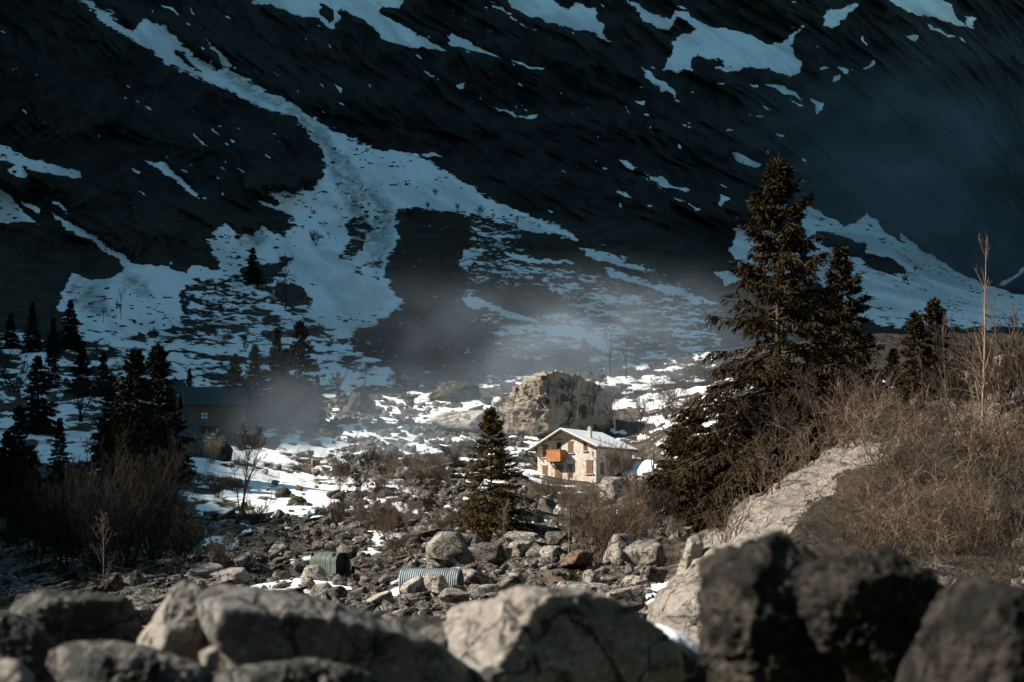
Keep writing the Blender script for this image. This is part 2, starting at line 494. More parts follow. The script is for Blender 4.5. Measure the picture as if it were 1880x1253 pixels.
# avalanche gully and fan
paint([(1480, 602), (2600, 602), (2600, 725), (1480, 725)], -.95, 8)  # bare ground painted in place of shade, hiding a sunlit snow strip
paint([(150, 0), (172, 5), (215, 38), (246, 58), (252, 46), (266, 36), (300, 50), (318, 65), (345, 92), (372, 112), (400, 132), (415, 122), (440, 140), (490, 166), (540, 195), (575, 214), (600, 232), (640, 250), (690, 275), (725, 277), (770, 285), (800, 305), (850, 335), (900, 362), (960, 392), (1050, 428), (1052, 437), (985, 420), (920, 402), (880, 395), (830, 388), (790, 385), (735, 382), (722, 395), (728, 415), (730, 440), (715, 470), (705, 500), (722, 535), (735, 555), (725, 575), (690, 592), (650, 607), (600, 600), (575, 560), (560, 520), (505, 480), (450, 470), (400, 495), (405, 480), (390, 470), (380, 445), (375, 437), (390, 430), (412, 413), (425, 420), (440, 436), (462, 432), (478, 415), (490, 420), (522, 430), (542, 415), (534, 400), (510, 388), (480, 376), (470, 367), (500, 375), (512, 378), (494, 352), (520, 352), (545, 360), (556, 347), (575, 345), (590, 330), (598, 310), (594, 288), (580, 260), (560, 234), (535, 217), (500, 205), (470, 192), (440, 180), (410, 162), (372, 150), (345, 132), (305, 120), (285, 96), (250, 80), (215, 54), (190, 45)], 1.05, 14)
paint([(90, 386), (125, 410), (155, 426), (182, 440), (205, 455), (245, 480), (262, 486), (312, 487), (320, 498), (345, 503), (356, 490), (402, 494), (440, 480), (500, 480), (430, 505), (345, 512), (330, 540), (340, 580), (300, 605), (230, 612), (165, 600), (130, 580), (100, 562), (118, 532), (128, 505), (150, 508), (190, 516), (226, 500), (232, 490), (205, 472), (175, 445), (150, 432), (120, 420)], .95, 8)
paint([(630, 408), (665, 395), (690, 420), (670, 455), (655, 475), (620, 480), (615, 465), (640, 440)], -.25, 7)
paint([(640, 490), (700, 470), (720, 400), (700, 480), (700, 520), (660, 510)], .1, 6)
paint([(470, 478), (500, 490), (520, 466), (540, 470), (500, 520), (460, 520), (440, 500)], -.5, 5)
paint([(510, 520), (560, 530), (570, 550), (530, 560), (505, 545)], -.75, 4)
paint([(310, 82), (330, 92), (360, 118), (375, 135), (350, 122), (325, 105)], -.3, 3)
paint([(540, 198), (575, 214), (600, 236), (650, 262), (620, 262), (585, 240)], -.1, 4, dirt)
for poly in ([(398, 112), (440, 140), (490, 168), (550, 200), (600, 240), (630, 300), (620, 330), (600, 300), (585, 260), (540, 215), (480, 185), (420, 150)],
             [(600, 300), (640, 280), (660, 330), (720, 370), (720, 450), (690, 500), (660, 420), (620, 350)],
             [(140, 505), (170, 520), (195, 560), (215, 580), (150, 575), (120, 555)], [(235, 500), (270, 520), (275, 545), (220, 530)], [(450, 420), (480, 415), (500, 440), (470, 460), (440, 445)]):
    paint(poly, .85, 9, dirt)
# ledges and patches on the cliffs
CLIFF_SNOW = [
    [(383, 70), (392, 85), (410, 100), (428, 120), (408, 120), (396, 96)],
    [(430, -30), (740, -30), (735, 18), (700, 10), (698, 25), (722, 36), (745, 50), (775, 68), (797, 79), (826, 97), (800, 93), (770, 88), (750, 86), (725, 82), (700, 72), (690, 55), (665, 35), (640, 20), (626, 15), (622, 40), (612, 54), (600, 52), (580, 34), (560, 30), (530, 22), (500, 12), (460, 5)],
    [(830, 60), (850, 72), (880, 88), (897, 97), (922, 106), (905, 104), (880, 99), (850, 91), (826, 84)],
    [(935, 107), (960, 119), (1000, 127), (998, 131), (965, 125), (940, 113)],
    [(903, 5), (940, 30), (965, 45), (987, 57), (960, 46), (930, 28), (906, 13)],
    [(915, -30), (1010, -30), (1015, 0), (1043, 17), (1063, 3), (1070, 14), (1097, 15), (1096, 34), (1111, 53), (1107, 61), (1131, 82), (1097, 66), (1073, 58), (1029, 49), (995, 37), (961, 26), (937, 14)],
    [(1135, -20), (1150, 0), (1172, 10), (1199, 27), (1230, 33), (1240, 20), (1262, 24), (1257, 41), (1237, 37), (1227, 58), (1213, 53), (1179, 32), (1163, 14)],
    [(1240, 20), (1277, 32), (1288, 44), (1329, 51), (1376, 65), (1390, 77), (1424, 83), (1444, 73), (1475, 48), (1450, 82), (1458, 102), (1472, 116), (1468, 136), (1451, 143), (1424, 131), (1404, 127), (1363, 124), (1352, 131), (1335, 131), (1318, 128), (1301, 114), (1288, 102), (1272, 108), (1274, 134), (1257, 126), (1240, 133), (1217, 128), (1226, 108), (1234, 86), (1250, 62), (1276, 62), (1268, 45), (1244, 32)],
    [(1513, 17), (1547, 14), (1584, -4), (1567, 14), (1547, 37), (1533, 51), (1509, 46), (1518, 37)],
    [(1600, -20), (1717, -20), (1748, 14), (1765, 41), (1785, 49), (1744, 43), (1710, 31), (1686, 32), (1666, 19), (1642, 8)],
    [(1773, 31), (1788, 32), (1787, 51), (1777, 46)],
    [(1703, 42), (1722, 54), (1750, 66), (1776, 76), (1776, 79), (1745, 69), (1715, 56), (1702, 47)],
    [(1174, 121), (1200, 139), (1227, 158), (1252, 186), (1235, 179), (1205, 156), (1182, 136)],
    [(901, 196), (925, 202), (950, 210), (970, 218), (968, 214), (990, 208), (986, 215), (972, 221), (938, 212)],
    [(1134, 290), (1150, 299), (1171, 309), (1165, 314), (1140, 303)], [(1184, 317), (1215, 327), (1242, 346), (1225, 344), (1195, 330)],
    [(1135, 350), (1150, 352), (1162, 361), (1146, 359)], [(1344, 280), (1370, 289), (1398, 300), (1385, 309), (1350, 294)],
    [(1318, 356), (1342, 367), (1322, 379)], [(1236, 358), (1262, 374), (1250, 374)], [(1240, 343), (1265, 352), (1258, 356)],
    [(1404, 154), (1430, 157), (1462, 172), (1477, 183), (1440, 173)], [(1449, 184), (1475, 193), (1470, 195)], [(1491, 179), (1516, 194), (1502, 211)],
    [(1541, 122), (1562, 126), (1552, 136)], [(1533, 138), (1546, 137), (1537, 153), (1527, 151)], [(1586, 127), (1607, 111), (1610, 115), (1596, 126)], [(1503, 124), (1525, 126), (1506, 128)],
    [(1578, 66), (1594, 80), (1594, 85), (1580, 74)], [(1670, 66), (1687, 66), (1680, 76), (1672, 74)],
    [(0, 262), (30, 279), (80, 299), (140, 314), (147, 330), (120, 325), (80, 318), (30, 300), (-30, 285), (-30, 255)],
    [(8, 311), (40, 299), (50, 327), (30, 326)], [(-30, 330), (0, 343), (25, 370), (50, 395), (72, 414), (30, 408), (-30, 415)], [(37, 368), (60, 374), (74, 392), (60, 390)],
    [(92, 362), (118, 382), (125, 393), (100, 372)], [(267, 296), (300, 296), (315, 317), (345, 340), (380, 368), (360, 361), (330, 341), (305, 318), (280, 306)],
    [(355, 243), (380, 268), (370, 264)], [(411, 295), (417, 294), (416, 300)], [(418, 255), (432, 258), (430, 264)], [(240, 310), (257, 316), (252, 319)],
    [(614, 155), (632, 162), (626, 168)], [(840, 155), (853, 152), (850, 164), (842, 164)], [(1163, 182), (1184, 190), (1178, 196)], [(1165, 155), (1182, 158), (1178, 161)],
    [(1100, 308), (1112, 312), (1106, 314)], [(780, 283), (800, 282), (815, 286), (795, 290)], [(1270, 375), (1290, 385), (1278, 388)], [(1420, 245), (1440, 252), (1432, 253)],
    [(1005, 385), (1015, 388), (1008, 391)], [(760, 100), (775, 108), (768, 108)], [(786, 64), (793, 68), (788, 68)], [(293, 8), (318, 17), (336, 34), (318, 24)], [(345, 12), (356, 28), (350, 24)],
]
for poly in CLIFF_SNOW:
    sz_ = min(np.ptp(np.array(poly)[:, 0]), np.ptp(np.array(poly)[:, 1]))
    paint(poly, 1.0 if sz_ > 14 else 1.5, 6.0 if sz_ > 30 else 3.5)
rs_ = np.random.default_rng(17)
for _ in range(150):
    x_, y_ = rs_.uniform(0, 1500), rs_.uniform(0, 400)
    if 560 < x_ < 950 and y_ > 230: continue
    L_, W_, sl = rs_.uniform(4, 22) * rs_.random() + 3, rs_.uniform(.8, 2.6), rs_.uniform(.3, .9)
    paint([(x_, y_), (x_ + L_ * .5, y_ + L_ * .5 * sl - W_), (x_ + L_, y_ + L_ * sl), (x_ + L_ * .45, y_ + L_ * .45 * sl + W_)], .9, 1.2)
paint([(583, 4), (600, 8), (612, 16), (608, 44), (590, 26)], -1.1, 3)
paint([(1240, 32), (1262, 36), (1280, 52), (1272, 63), (1250, 56)], -1.1, 3)
paint([(1290, 108), (1325, 110), (1345, 124), (1300, 122)], -.5, 4)
# drifts on the valley floor
VALLEY_SNOW = [
    ([(689, 807), (700, 804), (745, 815), (800, 807), (850, 798), (872, 804), (870, 812), (840, 815), (812, 816), (775, 824), (820, 831), (832, 838), (780, 839), (710, 837), (727, 825), (715, 817)], 1),
    ([(440, 832), (520, 825), (560, 838), (592, 834), (602, 846), (628, 857), (682, 859), (686, 874), (722, 877), (748, 886), (730, 893), (770, 905), (785, 915), (770, 925), (720, 915), (690, 908), (640, 905), (600, 925), (560, 925), (500, 945), (440, 950), (330, 930), (320, 900), (370, 880), (320, 870), (350, 855), (420, 850)], .10),
    ([(640, 885), (690, 880), (740, 884), (748, 890), (680, 889), (640, 896), (608, 900), (600, 915), (560, 912), (570, 900), (610, 893)], 1),
    ([(330, 845), (400, 838), (470, 828), (520, 832), (540, 848), (480, 858), (420, 858), (350, 862)], .6),
    ([(460, 925), (520, 920), (560, 930), (600, 925), (580, 945), (520, 960), (470, 955)], .9), ([(585, 912), (622, 912), (620, 930), (590, 928)], 1),
    ([(780, 742), (830, 735), (865, 727), (890, 742), (872, 752), (838, 742), (800, 748)], .9), ([(630, 785), (672, 785), (684, 800), (650, 808), (628, 800)], 1),
    ([(718, 797), (740, 787), (772, 800), (732, 804)], .9), ([(693, 763), (740, 776), (800, 755), (868, 748), (872, 756), (812, 766), (748, 784), (700, 772)], .9),
    ([(675, 731), (700, 735), (735, 762), (715, 765), (690, 752)], .9), ([(700, 725), (735, 727), (750, 745), (745, 760), (720, 745)], .7), ([(755, 725), (790, 725), (785, 740), (760, 742)], .8),
    ([(706, 933), (735, 931), (768, 944), (760, 955), (748, 974), (735, 955)], 1), ([(940, 1000), (962, 975), (975, 958), (1005, 960), (1030, 970), (1000, 985), (975, 995)], 1),
    ([(1158, 1090), (1210, 1080), (1245, 1083), (1235, 1100), (1212, 1128), (1180, 1122), (1195, 1110), (1165, 1104)], 1.1), ([(1000, 1040), (1035, 1040), (1030, 1062), (1005, 1060)], .7),
    ([(340, 1026), (380, 1000), (428, 985), (436, 1004), (402, 1014), (416, 1040), (388, 1042)], .8), ([(1085, 740), (1140, 735), (1165, 742), (1130, 757), (1085, 754)], 1),
    ([(1115, 690), (1160, 697), (1200, 712), (1170, 712), (1120, 705)], .9), ([(1210, 690), (1250, 683), (1290, 698), (1285, 716), (1240, 702)], .9), ([(1160, 840), (1200, 852), (1205, 868), (1150, 866)], 1),
    ([(1175, 795), (1230, 800), (1220, 812), (1175, 806)], .9), ([(930, 790), (985, 800), (990, 812), (945, 800)], .9), ([(920, 828), (990, 825), (985, 836), (930, 838)], .9),
    ([(1000, 600), (1060, 600), (1118, 628), (1112, 645), (1060, 625), (1008, 614)], 1), ([(850, 455), (905, 462), (870, 480), (860, 500), (840, 480)], .2), ([(880, 555), (960, 578), (985, 592), (930, 588)], .7),
    ([(860, 540), (900, 556), (880, 570), (850, 555)], .7), ([(920, 462), (970, 476), (1055, 480), (1050, 484), (960, 482)], 1), ([(1060, 455), (1110, 462), (1190, 500), (1140, 492), (1075, 470)], .4), ([(1110, 490), (1180, 512), (1260, 535), (1320, 560), (1270, 556), (1190, 530), (1120, 510)], .35),
    ([(640, 700), (690, 695), (720, 690), (700, 705)], .6), ([(590, 670), (640, 680), (655, 700), (600, 700)], .7), ([(55, 790), (170, 795), (182, 830), (140, 850), (80, 850), (65, 815)], .5), ([(60, 640), (95, 655), (92, 680), (60, 690), (40, 670)], .6), ([(40, 690), (110, 685), (130, 720), (90, 745), (40, 735)], .5),
    ([(1080, 1015), (1110, 1018), (1100, 1028)], -1), ([(535, 1040), (560, 1045), (545, 1055)], 1), ([(560, 1015), (575, 1020), (565, 1030)], 1), ([(1190, 940), (1230, 930), (1225, 945)], .9), ([(250, 1100), (310, 1085), (320, 1100), (265, 1130), (262, 1170), (250, 1150)], .6), ([(1620, 705), (1660, 708), (1650, 722), (1615, 722)], .9), ([(-40, 1078), (20, 1075), (25, 1090), (-40, 1100)], .7), ([(1480, 790), (1560, 795), (1540, 812), (1480, 806)], .4), ([(520, 1080), (560, 1095), (570, 1105), (535, 1098)], .8),
]
for poly, v in VALLEY_SNOW: paint(poly, v, 2.5)
paint([(1240, 960), (1300, 900), (1400, 870), (1500, 830), (1620, 790), (2600, 800), (2600, 2600), (1260, 2600)], -1.4, 25)
paint([(560, 955), (740, 960), (860, 1010), (1000, 1010), (1180, 990), (1160, 1080), (1000, 1120), (700, 1180), (520, 1120), (430, 1060)], -.22, 20)
paint([(1150, 690), (1310, 680), (1330, 760), (1300, 850), (1190, 830), (1160, 760)], -.06, 12)
paint([(-700, 890), (60, 880), (190, 885), (320, 930), (440, 985), (330, 1010), (250, 1090), (-700, 1150)], -.75, 20)
for poly, v in VALLEY_SNOW[13:16]: paint(poly, v, 2.5)

pw = W0
zz = pw[:, 2] + .16 * pw[:, 0]
nA = fbm(np.stack([pw[:, 0] / 4.6, pw[:, 1] / 10, zz / 2.0], 1), 4, 11).reshape(PX.shape)
nB = fbm(np.stack([pw[:, 0] / 1.5, pw[:, 1] / 3.5, zz / .8], 1), 3, 23).reshape(PX.shape)
nC = fbm(np.stack([pw[:, 0] / 14, pw[:, 1] / 24, zz / 5], 1), 3, 29).reshape(PX.shape)
far = sstep(300, 420, D)
dn = np.clip(nA * 1.2 + nB * 1.0 + nC * .5, -1.2, 1.2)
snow = cov + dn * (0.62 + .18 * (1 - far)) * np.where(cov > .85, .75, 1.0)
fl_ = 1.5 * fbm(np.stack([pw[:, 0] / 2.4, pw[:, 1] / 5, pw[:, 2] / 1.3], 1), 3, 211, .65).reshape(PX.shape)
fm_ = vnoise(np.stack([pw[:, 0] / 22, pw[:, 1] / 40, pw[:, 2] / 14], 1), 213).reshape(PX.shape)
snow = np.where((fl_ > .52) & (fm_ > .05) & (cov > .8) & (PY > 200), snow - 2.4 * (fl_ - .40) / .25, snow)
snow = np.clip(snow * 1.6, -1, 1)

# relief
proud = smooth1(smooth1(sstep(.2, -.9, cov), 0, 3), 1, 3)
cliff = sstep(560, 380, PY) * sstep(-.3, -1.0, cov)
cliff = smooth1(smooth1(cliff, 0, 5), 1, 5)
v1 = .78 * W0[:, 0] + .62 * W0[:, 2] + 9 * fbm(W0 / 40, 2, 131); v2 = .62 * W0[:, 0] - .78 * W0[:, 2]
r1 = fbm(np.stack([v1 / 34, v2 / 130, W0[:, 1] / 160], 1), 4, 31, .55, True).reshape(PX.shape)
r2 = (.6 * fbm(np.stack([v1 / 8, v2 / 46, W0[:, 1] / 90], 1), 4, 47, .6, True) + .4 * fbm(np.stack([W0[:, 0] / 6, W0[:, 2] / 22, W0[:, 1] / 60], 1), 4, 49, .6, True)).reshape(PX.shape)
r3 = fbm(W0 / np.array([110, 110, 80]), 3, 53).reshape(PX.shape)
D2 = D - proud * 1.0 * sstep(700, 560, PY) - cliff * (20 * (r1 - r1[cliff > .5].mean()) + 6.5 * (r2 - r2[cliff > .5].mean())) - 22 * r3 * sstep(600, 420, PY)
# smooth dark buttresses that stand out of the face
for (bx, by, rx, ry, h) in ((470, 250, 150, 120, 34), (60, 200, 190, 160, 40), (960, 250, 210, 150, 26), (300, 430, 190, 70, 22), (1230, 330, 170, 150, 24), (720, 190, 100, 110, 20)):
    D2 -= h * np.exp(-(((PX - bx) / rx) ** 2 + ((PY - by) / ry) ** 2))
scaleD = D2 / D
XW = (PX - CX) / F * D2
YW = D2.copy()
ZW = (EY - PY) / F * D2
near = sstep(20, 60, D) * sstep(480, 300, D)
b1 = fbm(W0[:, :2].repeat(1, 0) @ np.array([[1, 0, 0], [0, 1, 0]]) / 9.0, 3, 61).reshape(PX.shape)
b2 = fbm(W0[:, :2] @ np.array([[1, 0, 0], [0, 1, 0]]) / 2.2, 3, 71).reshape(PX.shape)
pad = np.exp(-((PX - 1075) / 95) ** 4 - ((PY - 885) / 42) ** 4)
ZW -= 1.2 * pad
near = near * (1 - pad)
ZW += near * (.75 * b1 + .28 * b2 * sstep(.3, -.5, snow) + .22 * sstep(-.3, .6, snow))
ZW = np.where(PY > 1300, ZW, ZW)


def ground(px, py):
    """world point of the ground sheet that the photo shows at this pixel"""
    fi = np.interp(px, gx, np.arange(NX)); fj = np.interp(py, gy, np.arange(NY))
    i = min(int(fi), NX - 2); j = min(int(fj), NY - 2); u, v = fi - i, fj - j
    def s(A): return (A[j, i] * (1 - u) + A[j, i + 1] * u) * (1 - v) + (A[j + 1, i] * (1 - u) + A[j + 1, i + 1] * u) * v
    return np.array([s(XW), s(YW), s(ZW)])


u1 = .78 * W0[:, 0] + .62 * W0[:, 2]; u2 = .62 * W0[:, 0] - .78 * W0[:, 2]
wv = 10 * fbm(W0 / 45, 2, 103)
st1 = fbm(np.stack([(u1 + wv) / 7, u2 / 60, W0[:, 1] / 90], 1), 4, 107, .6, True)
st2 = fbm(np.stack([(W0[:, 0] + wv) / 3.5, W0[:, 2] / 26, W0[:, 1] / 60], 1), 4, 109, .6)
lg = fbm(np.stack([u2 / 22, (u1 + wv) / 70, W0[:, 1] / 90], 1), 3, 113, .55, True)
tone = np.clip(.35 + .30 * st1 + .35 * st2 + .25 * lg + .30 * r3.ravel(), 0, 1).reshape(PX.shape)
f1 = .80 * W0[:, 0] + .60 * W0[:, 2] + 5 * fbm(W0 / 30, 2, 141); f2 = .60 * W0[:, 0] - .80 * W0[:, 2]
flow = (.65 * fbm(np.stack([f1 / 5.5, f2 / 48, W0[:, 1] / 80], 1), 4, 143, .6) + .5 * fbm(W0 / np.array([26, 40, 18]), 3, 145)).reshape(PX.shape)
flow = np.clip(.5 + .95 * flow, 0, 1) * sstep(720, 560, PY)
zone = np.zeros(PX.shape)                       # 0 cliff rock, 1 heath slope, 2 valley rubble and soil
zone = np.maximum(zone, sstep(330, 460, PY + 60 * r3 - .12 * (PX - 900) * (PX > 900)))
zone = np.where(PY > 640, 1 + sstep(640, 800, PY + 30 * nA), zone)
idx = np.arange(NX * NY).reshape(NY, NX)
quads = np.stack([idx[:-1, :-1], idx[1:, :-1], idx[1:, 1:], idx[:-1, 1:]], -1).reshape(-1, 4)
split = int(np.searchsorted(gy, 700))
tm = NB('hillside')
tv = tm.pos()
sn = tm.attr('snow'); zn = tm.attr('zone'); dt = tm.attr('dirt')
fine = tm.noise(tv, .9, 5, .65)
mid = tm.noise(tv, .12, 5, .6)
streak = tm.noise(tm.scale(tv, (.35, .2, .07)), 1.0, 5, .65, .6)
lines = tm.noise(tm.node('ShaderNodeMapping', {'Vector': tv, 'Rotation': (0, .5, 0), 'Scale': (.5, .1, .045)}).outputs[0], 1.0, 4, .6, .3)
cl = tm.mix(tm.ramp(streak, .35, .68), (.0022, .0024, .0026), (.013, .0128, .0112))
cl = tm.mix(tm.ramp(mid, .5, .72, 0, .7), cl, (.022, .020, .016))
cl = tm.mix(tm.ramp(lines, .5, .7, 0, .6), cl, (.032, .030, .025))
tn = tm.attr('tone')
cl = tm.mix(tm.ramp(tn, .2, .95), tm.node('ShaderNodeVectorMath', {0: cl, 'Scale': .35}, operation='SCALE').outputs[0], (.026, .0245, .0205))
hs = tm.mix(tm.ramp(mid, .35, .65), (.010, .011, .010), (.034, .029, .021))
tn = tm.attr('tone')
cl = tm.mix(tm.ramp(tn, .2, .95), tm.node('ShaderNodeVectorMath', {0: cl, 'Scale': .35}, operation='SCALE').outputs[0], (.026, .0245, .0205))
hs = tm.mix(tm.ramp(fine, .45, .7, 0, .7), hs, (.075, .062, .045))
vl = tm.mix(tm.ramp(tm.noise(tv, .35, 5, .7), .4, .62), (.035, .029, .022), (.10, .085, .067))
vl = tm.mix(tm.ramp(fine, .5, .7, 0, .8), vl, (.17, .145, .12))
vl = tm.mix(tm.ramp(tm.noise(tv, .16, 4, .6), .56, .68, 0, .7), vl, (.11, .06, .028))
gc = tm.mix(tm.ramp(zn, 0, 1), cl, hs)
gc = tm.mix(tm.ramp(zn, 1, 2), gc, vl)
sc = tm.mix(tm.ramp(tm.noise(tv, .25, 5, .6), .3, .7), (.74, .77, .78), (.84, .85, .85))
sc = tm.mix(tm.ramp(tm.attr('flow'), .25, .9, 0, .85), sc, (.50, .52, .53))
sc = tm.mix(tm.math('MULTIPLY', dt, tm.ramp(tm.noise(tm.scale(tv, (1, .4, .5)), .22, 6, .7, .8), .36, .62, .12, 1.0)), sc, (.20, .20, .19))
edge = tm.math('ADD', sn, tm.math('MULTIPLY', tm.math('SUBTRACT', tm.noise(tv, .55, 8, .72), .5), 3.0))
isn = tm.ramp(edge, -.14, .14)
col = tm.mix(isn, gc, sc)
hb = tm.math('ADD', tm.math('ADD', tm.math('MULTIPLY', tn, 5.0), fine), tm.math('MULTIPLY', streak, 1.4))
nr = tm.bump(tm.math('MULTIPLY', hb, tm.math('SUBTRACT', 1.0, tm.math('MULTIPLY', isn, .75))), .9, .6)
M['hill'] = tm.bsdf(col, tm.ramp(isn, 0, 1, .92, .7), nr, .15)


def sheet(name, j0, j1):
    V = np.stack([XW[j0:j1], YW[j0:j1], ZW[j0:j1]], -1).reshape(-1, 3)
    n = j1 - j0
    ii = np.arange(NX * n).reshape(n, NX)
    q = np.stack([ii[:-1, :-1], ii[1:, :-1], ii[1:, 1:], ii[:-1, 1:]], -1).reshape(-1, 4)
    o = mk(name, V, q, M['hill'])
    for nm, A in (('snow', snow), ('zone', zone), ('dirt', dirt), ('tone', tone), ('flow', flow)):
        at = o.data.attributes.new(nm, 'FLOAT', 'POINT')
        at.data.foreach_set('value', A[j0:j1].ravel().astype(np.float32))
    return tag(o, kind='structure')


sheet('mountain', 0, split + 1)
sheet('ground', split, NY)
# unseen west ridge, added and shaped to shade the mountain and left valley
SHADE_RIDGE = [(-700, 60), (-300, 150), (-60, 222), (0, 225), (45, 226), (75, 221), (148, 221), (157, 231), (172, 229), (180, 226), (196, 224), (203, 238), (209, 232), (215, 247), (224, 262), (229, 256), (235, 285), (241, 340), (247, 395), (258, 440), (290, 640), (340, 860), (500, 980), (900, 1050), (1300, 1050)]
ry = np.concatenate([np.arange(-700, 0, 20), np.arange(0, 300, 3), np.arange(300, 1301, 20)]).astype(float)
rh = np.interp(ry, [r[0] for r in SHADE_RIDGE], [8 + (r[1] - 8) * 1.2583 for r in SHADE_RIDGE])
rs = np.linspace(0, 1, 14)
RV = []
for s_ in rs:                                     # foot on the valley side, crest at s=.5, far foot
    h_ = np.clip(1 - np.abs(s_ - .5) * 2, 0, 1)
    x_ = np.where(s_ < .5, -400 + (.5 - s_) * 2 * 120, -400 - (s_ - .5) * 2 * 500)
    nn = vnoise(np.stack([ry / 30, np.full_like(ry, s_ * 9), rh / 60], 1), 91) * 10 * (0 if abs(s_ - .5) < .06 else 1)
    RV.append(np.stack([np.full_like(ry, x_) + nn, ry, rh * h_ - 20 * (1 - h_)], 1))
RV.append(None); RV.pop()
crest = np.stack([np.full_like(ry, -400), ry, rh], 1)
RV.insert(7, crest)
RV = np.stack(RV)
ii = np.arange(RV.shape[0] * RV.shape[1]).reshape(RV.shape[:2])
q = np.stack([ii[:-1, :-1], ii[:-1, 1:], ii[1:, 1:], ii[1:, :-1]], -1).reshape(-1, 4)
ro = mk('mountain', RV.reshape(-1, 3), q, plain('light_blocker_rock', (.05, .05, .048), .95, .1, nz=.4, s=.05))  # added sun blocker, apart from the mountain in view
tag(ro, kind='structure')


def sky_wall(path, hts, thick, seed):
    p = np.array(path, float); n = 60
    tt = np.linspace(0, len(p) - 1, n); x = np.interp(tt, np.arange(len(p)), p[:, 0]); y = np.interp(tt, np.arange(len(p)), p[:, 1]); h = np.interp(tt, np.arange(len(p)), hts)
    nx, ny = np.gradient(y), -np.gradient(x); L = np.hypot(nx, ny); nx /= L; ny /= L
    V = []
    for s_ in np.linspace(0, 1, 15):
        k = 1 - abs(s_ - .5) * 2; o_ = (s_ - .5) * 2 * thick
        jit = vnoise(np.stack([x / 40, y / 40, np.full(n, s_ * 7)], 1), seed) * 14 * (1 if 0 < s_ < 1 else 0)
        V.append(np.stack([x + nx * (o_ + jit), y + ny * (o_ + jit), h * k * (1 + .12 * vnoise(np.stack([x / 60, y / 60, np.full(n, 3.3)], 1), seed + 1)) - 12], 1))
    V = np.stack(V); ii = np.arange(V.shape[0] * n).reshape(V.shape[0], n)
    q = np.stack([ii[:-1, :-1], ii[:-1, 1:], ii[1:, 1:], ii[1:, :-1]], -1).reshape(-1, 4)
    tag(mk('mountain', V.reshape(-1, 3), q, ro.data.materials[0]), kind='structure')  # unseen wall added to cut skylight


# unseen valley sides, put in round the view to close off much of the sky
sky_wall([(-700, -420), (-350, -330), (-100, -270), (120, -260), (330, -200), (460, 0), (560, 250), (640, 500)], [150, 260, 360, 380, 400, 420, 560, 700], 210, 95)
sky_wall([(330, 60), (300, 220), (315, 380), (345, 560), (420, 800)], [60, 420, 640, 700, 700], 70, 97)  # steep wall added out of frame to darken the right edge
sky_wall([(-250, 345), (-262, 460), (-290, 600), (-350, 800)], [330, 640, 720, 720], 55, 99)  # steep wall added out of frame to darken the left edge
# ---------------------------------------------------------------- buildings
TH = math.radians(32)
corner = P(1096, 893.8, 195.0)
u_ = np.array([math.cos(TH), -math.sin(TH), 0]); w_ = np.array([math.sin(TH), math.cos(TH), 0])
HW, HL = 9.6, 10.6
house = empty('stone_house', corner - u_ * HW / 2, -TH)
tag(house, 'sunlit stone house with brown shutters, an orange balcony and a white roof', 'house')
XR = -.4
APEX, EAVE = 7.95, 5.6
hw = HW / 2
m = MB()
m.raw([(-hw, 0, -2), (hw, 0, -2), (hw, 0, EAVE), (XR, 0, APEX), (-hw, 0, EAVE), (-hw, HL, -2), (hw, HL, -2), (hw, HL, EAVE), (XR, HL, APEX), (-hw, HL, EAVE)],
      [(1, 6, 7, 2), (5, 0, 4, 9)])
m.n = 0
V = m.v[0]
fr = [(0, 1, 2), (0, 2, 4), (4, 2, 3), (6, 5, 9), (6, 9, 7), (7, 9, 8)]
mk('wall', V, [np.array([(1, 6, 7, 2), (5, 0, 4, 9)]), np.array(fr)], M['wall'], house, False)


def roof_slab(name, xr, zr, x1, z1, y0, y1, th, mat, parent):
    n = np.array([-(z1 - zr), x1 - xr]); n = n / np.linalg.norm(n) * (1 if x1 > xr else -1)
    n = n if n[1] > 0 else -n
    a0 = np.array([xr, zr]); a1 = np.array([x1, z1])
    q = [a0, a1, a1 + n * th, np.array([xr, zr + th / n[1]])]
    V = [(p[0], y, p[1]) for y in (y0, y1) for p in q]
    return mk(name, V, np.array([(0, 1, 2, 3), (7, 6, 5, 4), (0, 4, 5, 1), (1, 5, 6, 2), (2, 6, 7, 3), (3, 7, 4, 0)]), mat, parent, False)


def line_z(x): return APEX + .02 + (x - XR) * ((EAVE - APEX) / (hw - XR)) if x > XR else APEX + .02 + (XR - x) * ((EAVE - APEX) / (hw + XR))


roof = roof_slab('roof', XR, line_z(XR), hw + .6, line_z(hw + .6), -1.15, HL + .5, .16, M['wood_brown'], house)
roof_slab('roof_boards', XR, line_z(XR), -hw - .6, line_z(-hw - .6), -1.15, HL + .6, .16, M['wood_grey'], roof)
for sgn in (1, -1):
    xe = sgn * (hw + .63)
    nz = .172
    o = roof_slab('snow_cover', XR, line_z(XR) + nz + .01, xe, line_z(xe) + nz + .01, -1.12, HL + .57, .13, M['snow'], roof)
c = MB()
cx, cy = 2.35, 2.4
c.lohi((cx - .24, cy - .24, line_z(cx) - .3), (cx + .24, cy + .24, line_z(cx) + 1.5))
c.lohi((cx - .30, cy - .30, line_z(cx) + 1.5), (cx + .30, cy + .30, line_z(cx) + 1.6))
c.lohi((cx - .14, cy - .14, line_z(cx) + 1.6), (cx + .14, cy + .14, line_z(cx) + 1.85))
c.build('chimney', M['chimney'], roof)
g = MB()
for sgn in (1, -1):
    xe = sgn * (hw + .65)
    g.lohi((xe - .09, -1.5, line_z(xe) - .12), (xe + .09, HL + .6, line_z(xe) + .10))
g.build('gutter', M['gutter'], house)
d_ = MB(); d_.lohi((hw - .14, -.14, -1), (hw - .03, -.03, EAVE - .4)); d_.bar((hw - .085, -.085, EAVE - .4), (hw + .7, -.085, EAVE - .15), .1)
d_.build('downpipe', M['pipe_metal'], house)
